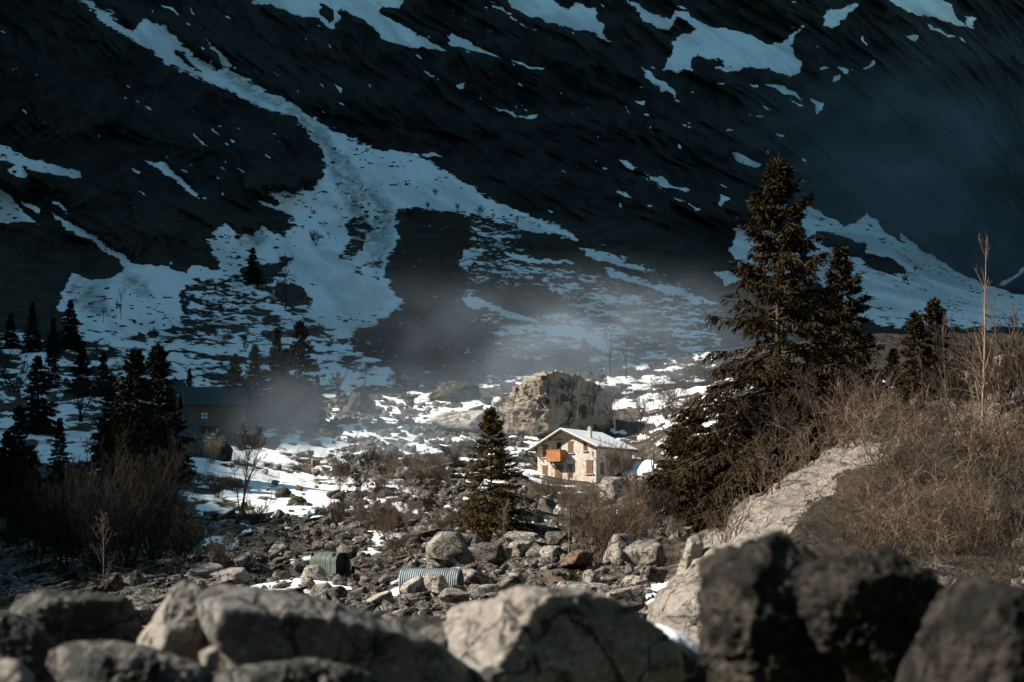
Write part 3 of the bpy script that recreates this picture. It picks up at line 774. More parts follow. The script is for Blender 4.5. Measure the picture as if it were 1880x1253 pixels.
for k in (-4.9, -2.6, 1.8, 4.2):
    rf = MB(); rf.bar((k, -1.1, line_z(k) - .10), (k, 0, line_z(k) - .10), .16, .18)
    rf.build('rafter', M['wood_brown'], roof)


def gx_(px): return (px - 988) / 108 * HW - hw
def gz_(px, py): return (960 - py) / 2583 * (195 + (hw - gx_(px)) * math.sin(TH)) - corner[2]


def opening(name, px0, px1, py0, py1, mat, slats=True, sill=True, label=None):
    x0, x1 = gx_(px0), gx_(px1); zc = (px0 + px1) / 2
    z0, z1 = gz_(zc, py1), gz_(zc, py0)
    o = MB()
    if slats:
        nb = 6; wd = (x1 - x0) / nb
        for k in range(nb):
            o.lohi((x0 + k * wd + .015, -.07 - .012 * (k % 2), z0), (x0 + (k + 1) * wd - .015, -.004, z1))
        o.lohi((x0 + .02, -.10, z0 + .15), (x1 - .02, -.084, z0 + .25)); o.lohi((x0 + .02, -.10, z1 - .25), (x1 - .02, -.084, z1 - .15))
    else:
        o.lohi((x0, -.02, z0), (x1, .01, z1))
    f = o.build(name, mat, house)
    if label: f['label'] = label
    if sill:
        s = MB(); s.lohi((x0 - .15, -.22, z0 - .12), (x1 + .15, .0, z0 - .004)); s.build('sill', M['chimney'], f)
    l = MB(); l.lohi((x0 - .12, -.05, z1 + .004), (x1 + .12, -.002, z1 + .18)); l.build('lintel', M['wood_grey'], f)
    return f


opening('shutter', 998, 1007.5, 819, 840, M['wood_brown'])
opening('shutter', 1044, 1053, 812.5, 832, M['wood_brown'])
opening('shutter', 1072, 1078.5, 811, 828, M['wood_brown'])
opening('shutter', 997, 1006, 857, 875, M['wood_brown'])
opening('shutter', 1077, 1088.5, 847, 870, M['wood_brown'])
opening('door', 1020, 1033, 856, 880, M['wood_brown'], sill=False, label='brown plank door under the balcony')
opening('door', 1043, 1052, 855, 877, M['wood_brown'], sill=False, label='faded narrow brown door')
bd = opening('door', 1024, 1031.5, 814.5, 831, M['dark'], slats=False, sill=False, label='dark open balcony door')
lt = MB(); lt.lohi((gx_(1020.5), -.12, gz_(1027, 809)), (gx_(1034), 0, gz_(1027, 807))); lt.build('lintel', M['wood_grey'], house)
for (y0, y1) in ((1.0, 2.0), (3.6, 5.0)):
    s = MB()
    for k in range(5):
        wd = (y1 - y0) / 5
        s.lohi((hw + .004, y0 + k * wd + .015, 1.7), (hw + .07 + .012 * (k % 2), y0 + (k + 1) * wd - .015, 3.4))
    s.build('shutter', M['wood_brown'], house)
# balcony
bx0, bx1 = gx_(1014), gx_(1039)
bz = gz_(1022, 847)
bal = empty('balcony', (0, 0, 0)); bal.parent = house
f = MB(); f.lohi((bx0, -1.35, bz - .15), (bx1, 0, bz)); f.build('balcony_floor', M['wood_orange'], bal)
r = MB()
H_ = 1.45
nb = 11
for k in range(nb):
    wd = (bx1 - bx0) / nb
    r.lohi((bx0 + k * wd + .02, -1.42 - .02 * (k % 2), bz - .12), (bx0 + (k + 1) * wd - .02, -1.37, bz + H_))
for sx in (bx0, bx1):
    for k in range(8):
        wd = 1.36 / 8
        r.lohi((sx - .03, -1.36 + k * wd + .02, bz - .10), (sx + .03, -1.36 + (k + 1) * wd - .02, bz + H_))
r.build('railing', M['wood_orange'], bal)
t_ = MB(); t_.lohi((bx0 - .05, -1.48, bz + H_ + .004), (bx1 + .05, -1.30, bz + H_ + .09))
for sx in (bx0, bx1): t_.lohi((sx - .08, -1.296, bz + H_ + .004), (sx + .08, 0, bz + H_ + .09))
t_.build('handrail', M['wood_orange'], bal)
b_ = MB()
for sx in (bx0 + .5, (bx0 + bx1) / 2, bx1 - .4):
    b_.bar((sx, -.05, bz - 1.0), (sx, -1.2, bz - .2), .14); b_.lohi((sx - .07, -1.25, bz - .30), (sx + .07, 0, bz - .154))
b_.build('bracket', M['wood_grey'], bal)

# dark cabin on the left
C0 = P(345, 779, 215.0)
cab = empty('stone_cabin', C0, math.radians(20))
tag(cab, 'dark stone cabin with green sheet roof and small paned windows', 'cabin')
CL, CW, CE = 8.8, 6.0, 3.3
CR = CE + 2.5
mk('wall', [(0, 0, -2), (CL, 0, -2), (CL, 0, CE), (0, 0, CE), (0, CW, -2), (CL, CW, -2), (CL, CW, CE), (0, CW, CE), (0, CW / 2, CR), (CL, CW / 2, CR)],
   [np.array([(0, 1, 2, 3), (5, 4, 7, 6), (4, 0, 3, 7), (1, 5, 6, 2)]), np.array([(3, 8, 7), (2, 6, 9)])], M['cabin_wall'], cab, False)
rm = MB()
for sy in (1, -1):
    ye = CW / 2 - sy * (CW / 2 + .55); ze = CE - .55 * (CR - CE) / (CW / 2)
    q = [(CW / 2, CR + .03), (ye, ze + .03), (ye, ze + .16), (CW / 2, CR + .20)]
    V = [(x, p[0], p[1]) for x in (-.7, CL + .5) for p in q]
    rm.raw(V, [(0, 1, 2, 3), (7, 6, 5, 4), (0, 4, 5, 1), (1, 5, 6, 2), (2, 6, 7, 3), (3, 7, 4, 0)])
    for k in np.arange(-.6, CL + .5, .55):
        rm.bar((k, CW / 2, CR + .215), (k, ye, ze + .175), .05, .05)
crf = rm.build('roof', M['greenroof'], cab)
bg_ = MB()
for sy in (1, -1):
    ye = CW / 2 - sy * (CW / 2 + .6); ze = CE - .6 * (CR - CE) / (CW / 2)
    bg_.bar((-.74, CW / 2, CR - .04), (-.74, ye, ze - .04), .07, .22)
bg_.build('bargeboard', M['wood_grey'], crf)


def paned(side, a0, z0, wd, ht, dim=False):
    fr = MB(); pn = MB()
    def pt(a, dd, z): return (a, dd, z) if side == 'front' else (dd, a, z)
    e1 = .10
    for lo, hi in (((a0, z0), (a0 + e1, z0 + ht)), ((a0 + wd - e1, z0), (a0 + wd, z0 + ht)), ((a0 + e1, z0), (a0 + wd - e1, z0 + e1)), ((a0 + e1, z0 + ht - e1), (a0 + wd - e1, z0 + ht)),
                   ((a0 + wd / 2 - .05, z0 + e1), (a0 + wd / 2 + .05, z0 + ht - e1))):
        fr.lohi(pt(lo[0], -.09, lo[1]), pt(hi[0], .02, hi[1]))
    fr.lohi(pt(a0 + e1, -.08, z0 + ht * .52 - .05), pt(a0 + wd - e1, .02, z0 + ht * .52 + .05))
    f = fr.build('window', M['frame_dark'], cab)
    pn.lohi(pt(a0 + .05, -.05, z0 + .05), pt(a0 + wd - .05, .0, z0 + ht - .05))
    pn.build('pane', M['pane'] if not dim else M['greensteel'], f)


paned('front', 1.9, .75, 1.15, 1.15); paned('front', 4.7, .5, .85, 1.0, True); paned('side', 3.3, .85, 2.0, 1.15)
dk = MB()
dk.lohi((-1.5, -2.2, -.35), (4.6, -.02, -.18))
for k in np.arange(-1.4, 4.7, 1.0): dk.lohi((k - .06, -2.18, -3), (k + .06, -2.06, .35))
dk.lohi((-1.5, -2.20, .354), (4.6, -2.04, .45))
dk.build('deck', M['wood_grey'], cab)
sp = empty('solar_panel', P(347, 798, 210.5), math.radians(14)); tag(sp, 'dark blue solar panel array standing below the cabin deck', 'solar panel')
s = MB(); T_ = Matrix.Rotation(math.radians(52), 3, 'X')
for k in range(3): s.box((-1.0 + k * 1.02, 0, .65), (.97, 1.5, .05), np.array(T_))
s.build('panel', M['panel'], sp)
for k in (-1.2, 0, 1.2):
    s = MB(); s.bar((k, .45, -.6), (k, .45, 1.15), .06); s.bar((k, -.45, -.6), (k, -.45, .1), .06); s.bar((k, -.41, .05), (k, .41, 1.1), .05); s.build('stand', M['gutter'], sp)

# culvert pipe among the boulders
def corrugated(name, R, L, pitch, amp, mat, parent, sides=40, arc=(0, 2 * math.pi), inner=True):
    n = int(L / pitch * 6)
    xs = np.linspace(-L / 2, L / 2, n + 1)
    an = np.linspace(arc[0], arc[1], sides + 1)
    def sk(r0):
        rr = r0 + amp * np.cos(xs / pitch * 2 * np.pi)
        return np.stack([np.repeat(xs[:, None], sides + 1, 1), np.cos(an)[None] * rr[:, None], np.sin(an)[None] * rr[:, None]], -1)
    V = [sk(R)]; ii = np.arange((n + 1) * (sides + 1)).reshape(n + 1, sides + 1)
    q = np.stack([ii[:-1, :-1], ii[1:, :-1], ii[1:, 1:], ii[:-1, 1:]], -1).reshape(-1, 4)
    fs = [q]
    V.append(sk(R - .02)); o = (n + 1) * (sides + 1); fs.append(q[:, ::-1] + o)
    for row in (ii[0], ii[-1]): fs.append(np.stack([row[:-1], row[1:], row[1:] + o, row[:-1] + o], -1))
    return mk(name, np.concatenate([v.reshape(-1, 3) for v in V]), fs, mat, parent, True)


pp = empty('culvert_pipe', P(792, 1073, 54), math.radians(-10)); tag(pp, 'grey corrugated steel culvert pipe lying among dark boulders', 'pipe')
pp.location.z = (960 - 1043) / F * 54 - .62
corrugated('barrel', .60, 2.3, .085, .016, M['steel'], pp)
ga = empty('metal_shelter', P(606, 1051, 66), math.radians(-28)); tag(ga, 'small green corrugated metal shelter with an arched roof on the scree', 'shelter')
AW, AH, AL = .58, .92, 1.5
prof = [(-AW, -.5), (-AW, .50)] + [(-AW + .42 * (1 - math.cos(t)) , (.50) + .42 * math.sin(t)) for t in np.linspace(.2, math.pi / 2, 6)] + [(AW - .42 * (1 - math.cos(t)), (.50) + .42 * math.sin(t)) for t in np.linspace(math.pi / 2, .2, 6)] + [(AW, .50), (AW, -.5)]
for k in range(5):
    x0 = -AL / 2 + k * AL / 5 + .015; x1 = x0 + AL / 5 - .03
    xs = np.linspace(x0, x1, 13)
    off = .018 * np.cos(np.arange(13) * np.pi / 2)
    pr = np.array(prof); V = []
    for x, o in zip(xs, off):
        sc_ = 1 + o / .75
        V.append(np.stack([np.full(len(pr), x), pr[:, 0] * sc_, pr[:, 1] * (1 + o * .6)], 1))
    for x, o in zip(xs, off):
        V.append(np.stack([np.full(len(pr), x), pr[:, 0] * (1 + o / .75) * .95, pr[:, 1] * (1 + o * .6) - .04], 1))
    V = np.concatenate(V); npf = len(prof); ii = np.arange(13 * npf).reshape(13, npf)
    q = np.stack([ii[:-1, :-1], ii[1:, :-1], ii[1:, 1:], ii[:-1, 1:]], -1).reshape(-1, 4)
    fs = [q, q[:, ::-1] + 13 * npf]
    for row in (ii[0], ii[-1]): fs.append(np.stack([row[:-1], row[1:], row[1:] + 13 * npf, row[:-1] + 13 * npf], -1))
    mk('arch_panel', V, fs, M['greensteel'], ga, True)
s = MB(); s.lohi((-AL / 2 + .03, -AW * .9, -.5), (-AL / 2 + .07, AW * .9, .9)); s.lohi((AL / 2 - .25, -AW * .9, -.5), (AL / 2 - .2, AW * .9, .9)); s.build('end_panel', M['greenroof'], ga)
st = MB(); st.bar(P(655, 1131, 50) + np.array([0, 0, .12]), P(712, 1108, 53) + np.array([0, 0, .15]), .07)
tag(st.build('dead_pole', M['bark_dark'], None), 'thin dark dead pole lying slanted across the scree', 'pole')

# ---------------------------------------------------------------- rocks
import bmesh
_ico = {}


def ico(sub):
    if sub not in _ico:
        bm = bmesh.new(); bmesh.ops.create_icosphere(bm, subdivisions=sub, radius=1.0)
        V = np.array([v.co for v in bm.verts]); Fc = np.array([[v.index for v in f.verts] for f in bm.faces]); bm.free()
        V /= np.linalg.norm(V, axis=1, keepdims=True)
        _ico[sub] = (V, Fc)
    return _ico[sub]


def polytope(dirs, N, h, p):
    c = np.maximum(dirs @ np.asarray(N).T / np.asarray(h)[None], 1e-4)
    return (c ** p).sum(1) ** (-1.0 / p)


def rough_rock(V, seed, size, a1=.05, a2=.02, a3=.008):
    n = V / (np.linalg.norm(V, axis=1, keepdims=True) + 1e-9)
    q = V / size
    dsp = a1 * fbm(q * 2.2 + seed * 3.1, 3, seed, .5) + a2 * fbm(q * 7 + seed, 3, seed + 9, .6, True) + a3 * fbm(q * 22, 3, seed + 21, .6)
    return V + n * (dsp * size)[:, None]


def rock_variant(seed, mat, flat=1.0, sub=4, p=22, npl=11, long=1.0, rg=(.07, .035, .012)):
    r = np.random.default_rng(seed)
    N = r.normal(size=(npl, 3)); N /= np.linalg.norm(N, axis=1, keepdims=True)
    N = np.concatenate([N, [[0, 0, -1], [0, 0, 1], [1, 0, 0], [-1, 0, 0], [0, 1, 0], [0, -1, 0]]])
    h = np.concatenate([r.uniform(.52, .85, npl), r.uniform(.75, 1.0, 6)])
    d, Fc = ico(sub)
    V = d * polytope(d, N, h, p)[:, None]
    V = rough_rock(V, seed, 1.0, *rg)
    V *= np.array([long, 1.0, flat])
    V /= (V[:, 0].max() - V[:, 0].min()) / 2      # about one unit half width
    return mesh_data('boulder', V, Fc, mat, True)


VAR = [rock_variant(100 + k, M['boulder'], fl, 4, 60, 10, lg, (.055, .035, .014)) for k, (fl, lg) in enumerate([(.8, 1.0), (1.1, 1.0), (.6, 1.3), (.9, .8), (1.25, .9), (.5, 1.2), (.75, 1.5), (1.0, 1.1)])]
SMALL = [rock_variant(200 + k, M['boulder'], fl, 3, 26, 9, 1.1) for k, fl in enumerate([.7, .9, 1.1, .6, .8])]
GREEN = [rock_variant(300 + k, M['boulder_green'], .8, 4, 16, 22, 1.1, (.20, .12, .05)) for k in range(3)]
ORG = rock_variant(310, M['orange_rock'], .9, 4)
BX = {}


def ext(me):
    if me.name not in BX:
        co = np.empty(len(me.vertices) * 3, np.float32); me.vertices.foreach_get('co', co); co = co.reshape(-1, 3)
        BX[me.name] = (co.min(0), co.max(0))
    return BX[me.name]


def boulder(px, py, w, h, me, rz=0, label=None, group=None, lean=0, depth=None, sink=.15, deep=.85):
    g_ = ground(px, py)
    d = depth or g_[1]
    if depth: g_ = P(px, py, d)
    lo, hi = ext(me)
    sx = w / F * d / (hi[0] - lo[0]); sz = h / F * d * (1 + sink) / (hi[2] - lo[2])
    o = bpy.data.objects.new('boulder', me); COL.objects.link(o)
    o.rotation_euler = (0, lean, rz)
    o.scale = (sx, sx * deep, sz)
    o.location = (g_[0], g_[1], g_[2] - lo[2] * sz - h / F * d * sink)
    return tag(o, label, 'boulder', group)


MIDROCK = [
    (822, 1050, 78, 62, VAR[1], .3, 'tall pinkish boulder standing right of the small spruce thicket above the pipe', 0),
    (900, 1052, 52, 46, VAR[3], 1.0, 'pale wedge-shaped boulder with one white sunlit face below the small spruce', .1),
    (795, 1106, 56, 50, VAR[4], 2.1, 'pale pink boulder leaning in front of the right end of the culvert pipe', .15),
    (762, 1106, 50, 40, VAR[6], .8, 'dark slanting slab in front of the mouth of the culvert pipe', -.5),
    (862, 1078, 74, 52, VAR[0], 2.6, 'dark pointed boulder to the right of the culvert pipe', -.35),
    (938, 1082, 74, 46, VAR[6], .4, 'long grey boulder tilted upward to the right of the snow wedge', -.55),
    (985, 1092, 70, 42, VAR[2], 1.7, 'black shadowed boulder just above the big foreground boulder', -.3),
    (890, 1105, 46, 26, VAR[5], .2, 'flat pale boulder in front of the black slanting boulders', 0),
    (1075, 1100, 96, 28, VAR[5], 2.9, 'wide low grey boulder above the right end of the big foreground boulder', 0),
    (1062, 1062, 54, 36, ORG, .5, 'rust-orange boulder at the foot of the thin bare tree', 0),
    (1140, 1045, 62, 56, VAR[1], 2.2, 'large dark boulder with a lit left face beside red-brown brush', -.1),
    (1190, 1048, 60, 54, VAR[3], .9, 'dark boulder under a tuft of brown grass near the slab', 0),
    (1165, 1082, 58, 30, VAR[0], 1.5, 'brown split boulder above the snow patch beside the slab', .1),
    (1205, 1076, 44, 30, VAR[7], .2, 'pale angular boulder touching the left edge of the slab', .2),
    (1150, 1112, 80, 30, VAR[6], .3, 'flat dark slab of rock left of the snow patch', -.2),
    (1140, 1138, 54, 34, VAR[3], 2.4, 'pale blocky boulder below the snow patch', 0),
    (1185, 1140, 44, 26, VAR[5], 1.2, 'small dark boulder beside the foot of the slab', 0),
    (1010, 1040, 40, 26, VAR[7], 1.9, 'round pale boulder in front of the snow left of the thin bare tree', 0),
    (1035, 1005, 54, 24, VAR[2], .6, 'low brown boulder behind the thin bare tree', 0),
    (1005, 955, 46, 40, VAR[4], 1.1, 'pale steep boulder on the bank below the house', .2),
    (1035, 958, 36, 30, VAR[7], 2.0, 'rounded grey boulder on the bank below the house', 0),
    (1060, 965, 36, 28, VAR[0], .4, 'reddish cracked boulder below the house wall', 0),
    (1130, 905, 62, 44, VAR[1], .7, 'tall sunlit boulder beside the right corner of the house', .3),
    (960, 1010, 48, 26, VAR[3], 1.3, 'brown boulder next to the snow tongue', 0),
    (985, 1030, 46, 24, VAR[6], 2.3, 'grey slab below the snow tongue', -.2),
    (925, 1030, 34, 24, VAR[7], .1, 'small lit boulder below the young bare tree', 0),
    (705, 968, 66, 40, GREEN[0], .4, 'round dark brush-covered boulder with a snow streak on its right side', 0),
    (660, 757, 58, 34, GREEN[1], 1.0, 'pointed mossy green boulder on the lower slope', .2),
    (835, 738, 96, 32, GREEN[2], .2, 'long mossy green hump with snow below it', 0),
    (850, 832, 70, 18, GREEN[0], 2.0, 'low brown hump between two snow drifts left of the small spruce', 0),
    (850, 792, 110, 36, VAR[7], 2.2, 'broken grey rock bank above the snow drift', 0),
    (400, 852, 56, 40, GREEN[1], 2.6, 'dark mossy boulder below the deck of the cabin', 0),
    (1660, 720, 34, 26, VAR[0], 1.0, 'pale boulder with snow behind the dark spruce pair', 0),
    (1850, 690, 70, 38, VAR[7], .5, 'brown rounded boulder on the right bank behind the saplings', 0),
    (1790, 712, 54, 26, VAR[2], .5, 'low brown boulder on the right bank behind the tall sapling', 0),
    (1370, 965, 52, 54, VAR[4], .6, 'tall jagged boulder behind the crest of the slab', .3),
    (1310, 1010, 60, 44, VAR[1], 1.2, 'jagged brown boulder leaning on the left side of the slab', -.3),
    (430, 1068, 60, 34, VAR[3], .9, 'dark boulder above the big sunlit foreground boulder', 0),
    (375, 1060, 66, 40, VAR[0], .3, 'dark angular boulder beside the left snow patch', -.3),
    (448, 1048, 42, 30, VAR[6], 1.3, 'brown slanted slab near the left end of the scree', -.4),
    (620, 1106, 48, 34, VAR[2], 1.1, 'dark brown boulder above the dark foreground slab', -.2),
    (590, 1082, 46, 30, VAR[1], .2, 'dark block below the green shelter', -.1),
    (700, 1120, 56, 30, VAR[6], .7, 'grey tilted slab left of the pipe mouth', -.4),
    (830, 1118, 60, 30, VAR[0], .5, 'dark hollow boulder below the leaning pink boulder', -.1),
    (545, 930, 40, 22, GREEN[2], .5, 'round boulder standing out of the bright snow', 0), (520, 918, 34, 18, GREEN[1], 2.2, 'smaller round boulder beside another in the bright snow', 0),
    (625, 872, 50, 18, GREEN[0], 1.9, 'low brush-covered hump in the middle of the bright snow', 0), (800, 880, 40, 26, VAR[3], .4, 'grey boulder on the bright bank left of the small spruce', 0),
]
for (px, py, w, h, me, rz, lb, ln) in MIDROCK: boulder(px, py, w * 1.04, h * 1.04, me, rz, lb, None, ln, None, .45 if me in GREEN else .10)
# loose boulders of the scree
r = np.random.default_rng(5)
n_put = 0
ZONES = [([(330, 950), (600, 935), (660, 1000), (560, 1020), (430, 1060), (340, 1040)], 26, (10, 34), 'dark mossy boulder between the bright snow and the green shelter', 'boulders below the bright snow'),
         ([(430, 830), (640, 830), (740, 900), (600, 940), (440, 940)], 22, (8, 22), 'rock poking through the bright snow', 'rocks in the bright snow'),
         ([(430, 1060), (520, 1010), (640, 1000), (740, 1000), (900, 1010), (1000, 1030), (1180, 1060), (1210, 1130), (1000, 1120), (700, 1135), (540, 1110), (440, 1085)], 84, (13, 44), 'grey-brown boulder lying loose in the scree', 'boulders of the scree'),
         ([(640, 830), (740, 840), (850, 845), (980, 850), (1000, 900), (1000, 960), (900, 1000), (720, 960), (640, 940)], 52, (9, 26), 'grey boulder on the rocky bank between the snow drifts and the small spruce', 'boulders of the rocky bank'),
         ([(560, 740), (850, 740), (930, 790), (900, 840), (700, 830), (560, 800)], 26, (10, 24), 'rock standing out of the patchy snow on the lower slope', 'rocks on the lower slope'),
         ([(1000, 900), (1230, 900), (1260, 960), (1180, 1050), (1010, 1030)], 22, (11, 30), 'brown boulder among the brush below the house', 'boulders below the house'),
         ([(0, 900), (400, 880), (440, 960), (340, 1060), (0, 1075)], 8, (12, 34), 'dark boulder in the shade on the left', 'boulders in the left shade'),
         ([(1560, 700), (1880, 690), (1880, 760), (1600, 780)], 8, (12, 26), 'brown boulder on the right-hand bank', 'boulders on the right bank')]
for poly, n, (w0, w1), lb, gp in ZONES:
    pl = np.array(poly, float); k = 0
    while k < n:
        px, py = r.uniform(pl[:, 0].min(), pl[:, 0].max()), r.uniform(pl[:, 1].min(), pl[:, 1].max())
        if sdf(pl, np.array([px]), np.array([py]))[0] < 0 or (965 < px < 1120 and 835 < py < 915): continue
        w = w0 + (w1 - w0) * r.random() ** 2.0 * (.55 + .45 * (py - 700) / 400)
        boulder(px, py, w, w * r.uniform(.45, .9), VAR[r.integers(len(VAR))] if w > 18 else SMALL[r.integers(len(SMALL))], r.uniform(0, 6.28), lb, gp, r.uniform(-.5, .4), None, .2)
        k += 1
# rubble: far too many stones to count
VS, FS, off = [], [], 0
sv = []
for k in range(6):
    d, Fc = ico(2)
    rr = np.random.default_rng(400 + k); N = rr.normal(size=(14, 3)); N /= np.linalg.norm(N, axis=1, keepdims=True)
    sv.append(d * polytope(d, N, rr.uniform(.6, 1.0, 14), 24)[:, None])
RUB = [([(420, 1060), (520, 1000), (640, 985), (860, 990), (1000, 1000), (1200, 1040), (1230, 1150), (1000, 1150), (520, 1150), (430, 1090)], 3000, (.08, .34)),
       ([(640, 840), (850, 840), (1000, 850), (1250, 880), (1260, 1000), (1000, 1020), (640, 990), (600, 940)], 3000, (.14, .85)),
       ([(560, 720), (900, 735), (1000, 850), (640, 850), (500, 800)], 1200, (.2, 1.0)),
       ([(330, 950), (600, 935), (660, 1000), (560, 1020), (430, 1060), (340, 1040)], 900, (.12, .5)), ([(200, 1060), (430, 980), (460, 1110), (240, 1180)], 700, (.1, .45)), ([(-20, 960), (320, 960), (320, 1100), (-20, 1110)], 1100, (.1, .5)), ([(1400, 760), (1880, 700), (1880, 800), (1500, 830)], 500, (.15, .6)), ([(1880, 700), (2150, 700), (2150, 1200), (1880, 1200)], 700, (.06, .4))]
for poly, n, (s0, s1) in RUB:
    pl = np.array(poly, float); k = 0
    while k < n:
        px, py = r.uniform(pl[:, 0].min(), pl[:, 0].max()), r.uniform(pl[:, 1].min(), pl[:, 1].max())
        if sdf(pl, np.array([px]), np.array([py]))[0] < 0: continue
        k += 1
        if 968 < px < 1115 and 835 < py < 906: continue
        g_ = ground(px, py)
        fi = int(np.interp(px, gx, np.arange(NX))); fj = int(np.interp(py, gy, np.arange(NY)))
        if snow[fj, fi] > .1 and r.random() < .7: continue
        s_ = s0 + (s1 - s0) * r.random() ** 3
        an = r.uniform(0, 6.28); ca, sa = math.cos(an), math.sin(an)
        A = np.array([[ca, -sa, 0], [sa, ca, 0], [0, 0, 1]]) @ np.diag([1.2, .9, r.uniform(.5, .9)]) * s_
        V = sv[r.integers(6)] @ A.T + g_ + np.array([0, 0, s_ * .25])
        VS.append(V); FS.append(ico(2)[1] + off); off += len(V)
tag(mk('rubble', np.concatenate(VS), np.concatenate(FS), M['rubble'], None, False), kind='stuff')


def outline_rock(outline, d, thick, mat, facets=(), seed=1, sub=6, p=44, tilt=.25, rough=(.05, .03, .012), label=None, name='boulder', center=None, cat='boulder', nfac=7):
    """a solid rock whose profile follows an outline seen from the camera, with its own depth and extra cut faces"""
    o = np.array(outline, float)
    c2 = np.array(center, float) if center else (o.min(0) + o.max(0)) / 2
    c = P(c2[0], c2[1], d)
    q = np.stack([(o[:, 0] - c2[0]) / F * d, -(o[:, 1] - c2[1]) / F * d], 1)
    area = .5 * np.sum(q[:, 0] * np.roll(q[:, 1], -1) - np.roll(q[:, 0], -1) * q[:, 1])
    if area < 0: q = q[::-1]
    N, H = [], []
    for k in range(len(q)):
        a_, b_ = q[k], q[(k + 1) % len(q)]
        t = b_ - a_; L = np.linalg.norm(t)
        n = np.array([t[1], -t[0]]) / L
        h = n @ a_
        if h < .02: continue
        s_ = 1 / math.sqrt(1 + tilt * tilt)
        for sg in (-1, 1):
            N.append((n[0] * s_, sg * tilt * s_, n[1] * s_)); H.append(h * s_)
    size = max(np.ptp(q[:, 0]), np.ptp(q[:, 1])) / 2
    N.append((0, -1, 0)); H.append(thick * .8); N.append((0, 1, 0)); H.append(thick)
    rr_ = np.random.default_rng(seed + 500)
    extra = [(rr_.normal(0, .8), -rr_.uniform(.3, 1), rr_.normal(.15, .7), rr_.uniform(.5, .82)) for _ in range(nfac)]
    for (nx, ny, nz, h) in list(facets) + extra:
        n = np.array([nx, ny, nz], float); n /= np.linalg.norm(n); N.append(n); H.append(h * size)
    dd, Fc = ico(sub)
    V = dd * polytope(dd, np.array(N), np.array(H), p)[:, None]
    for ax, qq in ((0, q[:, 0]), (2, q[:, 1])):
        lo, hi = V[:, ax].min(), V[:, ax].max()
        V[:, ax] = (V[:, ax] - lo) / (hi - lo) * (qq.max() - qq.min()) + qq.min()
    V = rough_rock(V, seed, size, *rough)
    ob = mk(name, V, Fc, mat, None, True, tuple(c))
    return tag(ob, label, cat)


FD, FL = M['fore_dark'], M['fore']
RF = (.05, .045, .016)
outline_rock([(10, 1105), (28, 1088), (100, 1084), (235, 1098), (246, 1130), (258, 1165), (250, 1190), (130, 1195), (95, 1182), (20, 1130)], 7.6, .55, FL, [(-.8, -.55, .1, .62), (.35, -.93, -.1, .42)], 11, rough=RF, label='flat-topped dark block at the left end of the foreground wall')
outline_rock([(-120, 1140), (20, 1128), (70, 1160), (100, 1195), (90, 1330), (-120, 1330)], 6.6, .5, FL, [(.3, -.9, .3, .5)], 12, rough=RF, label='grey mottled boulder at the left edge below the flat-topped block')
outline_rock([(-60, 1225), (0, 1212), (30, 1217), (58, 1250), (40, 1300), (-60, 1320)], 5.4, .3, M['fore_pale'], [(-.5, -.8, .3, .5)], 13, 5, rough=RF, label='pale boulder in the bottom left corner')
outline_rock([(80, 1220), (105, 1190), (150, 1180), (240, 1186), (300, 1200), (370, 1225), (420, 1290), (400, 1340), (90, 1340)], 6.0, .5, FL, [(.3, -.85, .4, .45), (-.5, -.6, .5, .55)], 14, rough=RF, label='rounded grey-green boulder below the flat-topped block')
outline_rock([(250, 1190), (285, 1140), (328, 1078), (348, 1066), (368, 1082), (388, 1110), (385, 1180), (350, 1240), (270, 1212)], 6.9, .35, M['fore_pale'], [(-.7, -.68, .2, .5)], 15, rough=RF, label='tall pale sunlit wedge of rock, left side of the cracked boulder')
outline_rock([(368, 1090), (395, 1076), (470, 1078), (560, 1098), (640, 1120), (700, 1142), (800, 1190), (880, 1250), (900, 1340), (480, 1340), (420, 1230), (378, 1185)], 6.9, .6, M['fore_mid'], [(-.80, -.55, .15, .80), (.30, -.95, -.05, .34), (.25, -.5, .8, .42)], 16, nfac=3, rough=(.025, .03, .012), label='long dark boulder sloping right from the sunlit wedge', center=(560, 1200))
outline_rock([(365, 1200), (385, 1188), (402, 1196), (400, 1232), (378, 1236)], 6.2, .06, M['fore_pale'], [], 17, 4, rough=RF, label='small pale stone wedged between two foreground boulders')
outline_rock([(390, 1245), (440, 1225), (560, 1212), (640, 1225), (700, 1262), (660, 1330), (400, 1330)], 5.7, .4, FL, [(.2, -.9, .4, .4)], 18, rough=RF, label='low dark boulder at the bottom edge below the long sloping one')
outline_rock([(660, 1145), (740, 1134), (850, 1140), (940, 1158), (985, 1185), (985, 1240), (930, 1330), (700, 1330), (670, 1200)], 7.6, .5, FL, [(-.6, -.5, .6, .62), (.45, -.85, .2, .5)], 19, rough=(.07, .05, .02), label='speckled grey boulder left of the big pale boulder')
outline_rock([(812, 1140), (838, 1106), (900, 1096), (990, 1086), (1060, 1090), (1120, 1118), (1180, 1162), (1235, 1215), (1270, 1340), (930, 1340), (860, 1200)], 7.2, .7, M['fore_pale'], [(-.70, -.45, .52, .40), (.50, -.86, .05, .24), (.35, -.6, .6, .46)], 20, 6, rough=RF, label='largest foreground boulder, pale on the left and dark on the right', center=(1010, 1200))
hs_ = [(1140, 1185), (1170, 1166), (1215, 1170), (1262, 1192), (1305, 1225), (1335, 1270), (1340, 1340), (1100, 1340)]
hb_ = outline_rock(hs_, 8.2, .5, FD, [(.3, -.9, .2, .45)], 21, 5, rough=(.03, .01, .004), label='dark snow-capped boulder between the big pale boulder and the dark pair')
me_ = hb_.data.copy(); me_.materials.clear(); me_.materials.append(M['snow'])
cap = add('snow_cap', me_, hb_, (.01, .10, .055)); cap.scale = (1.0, .9, 1.0)
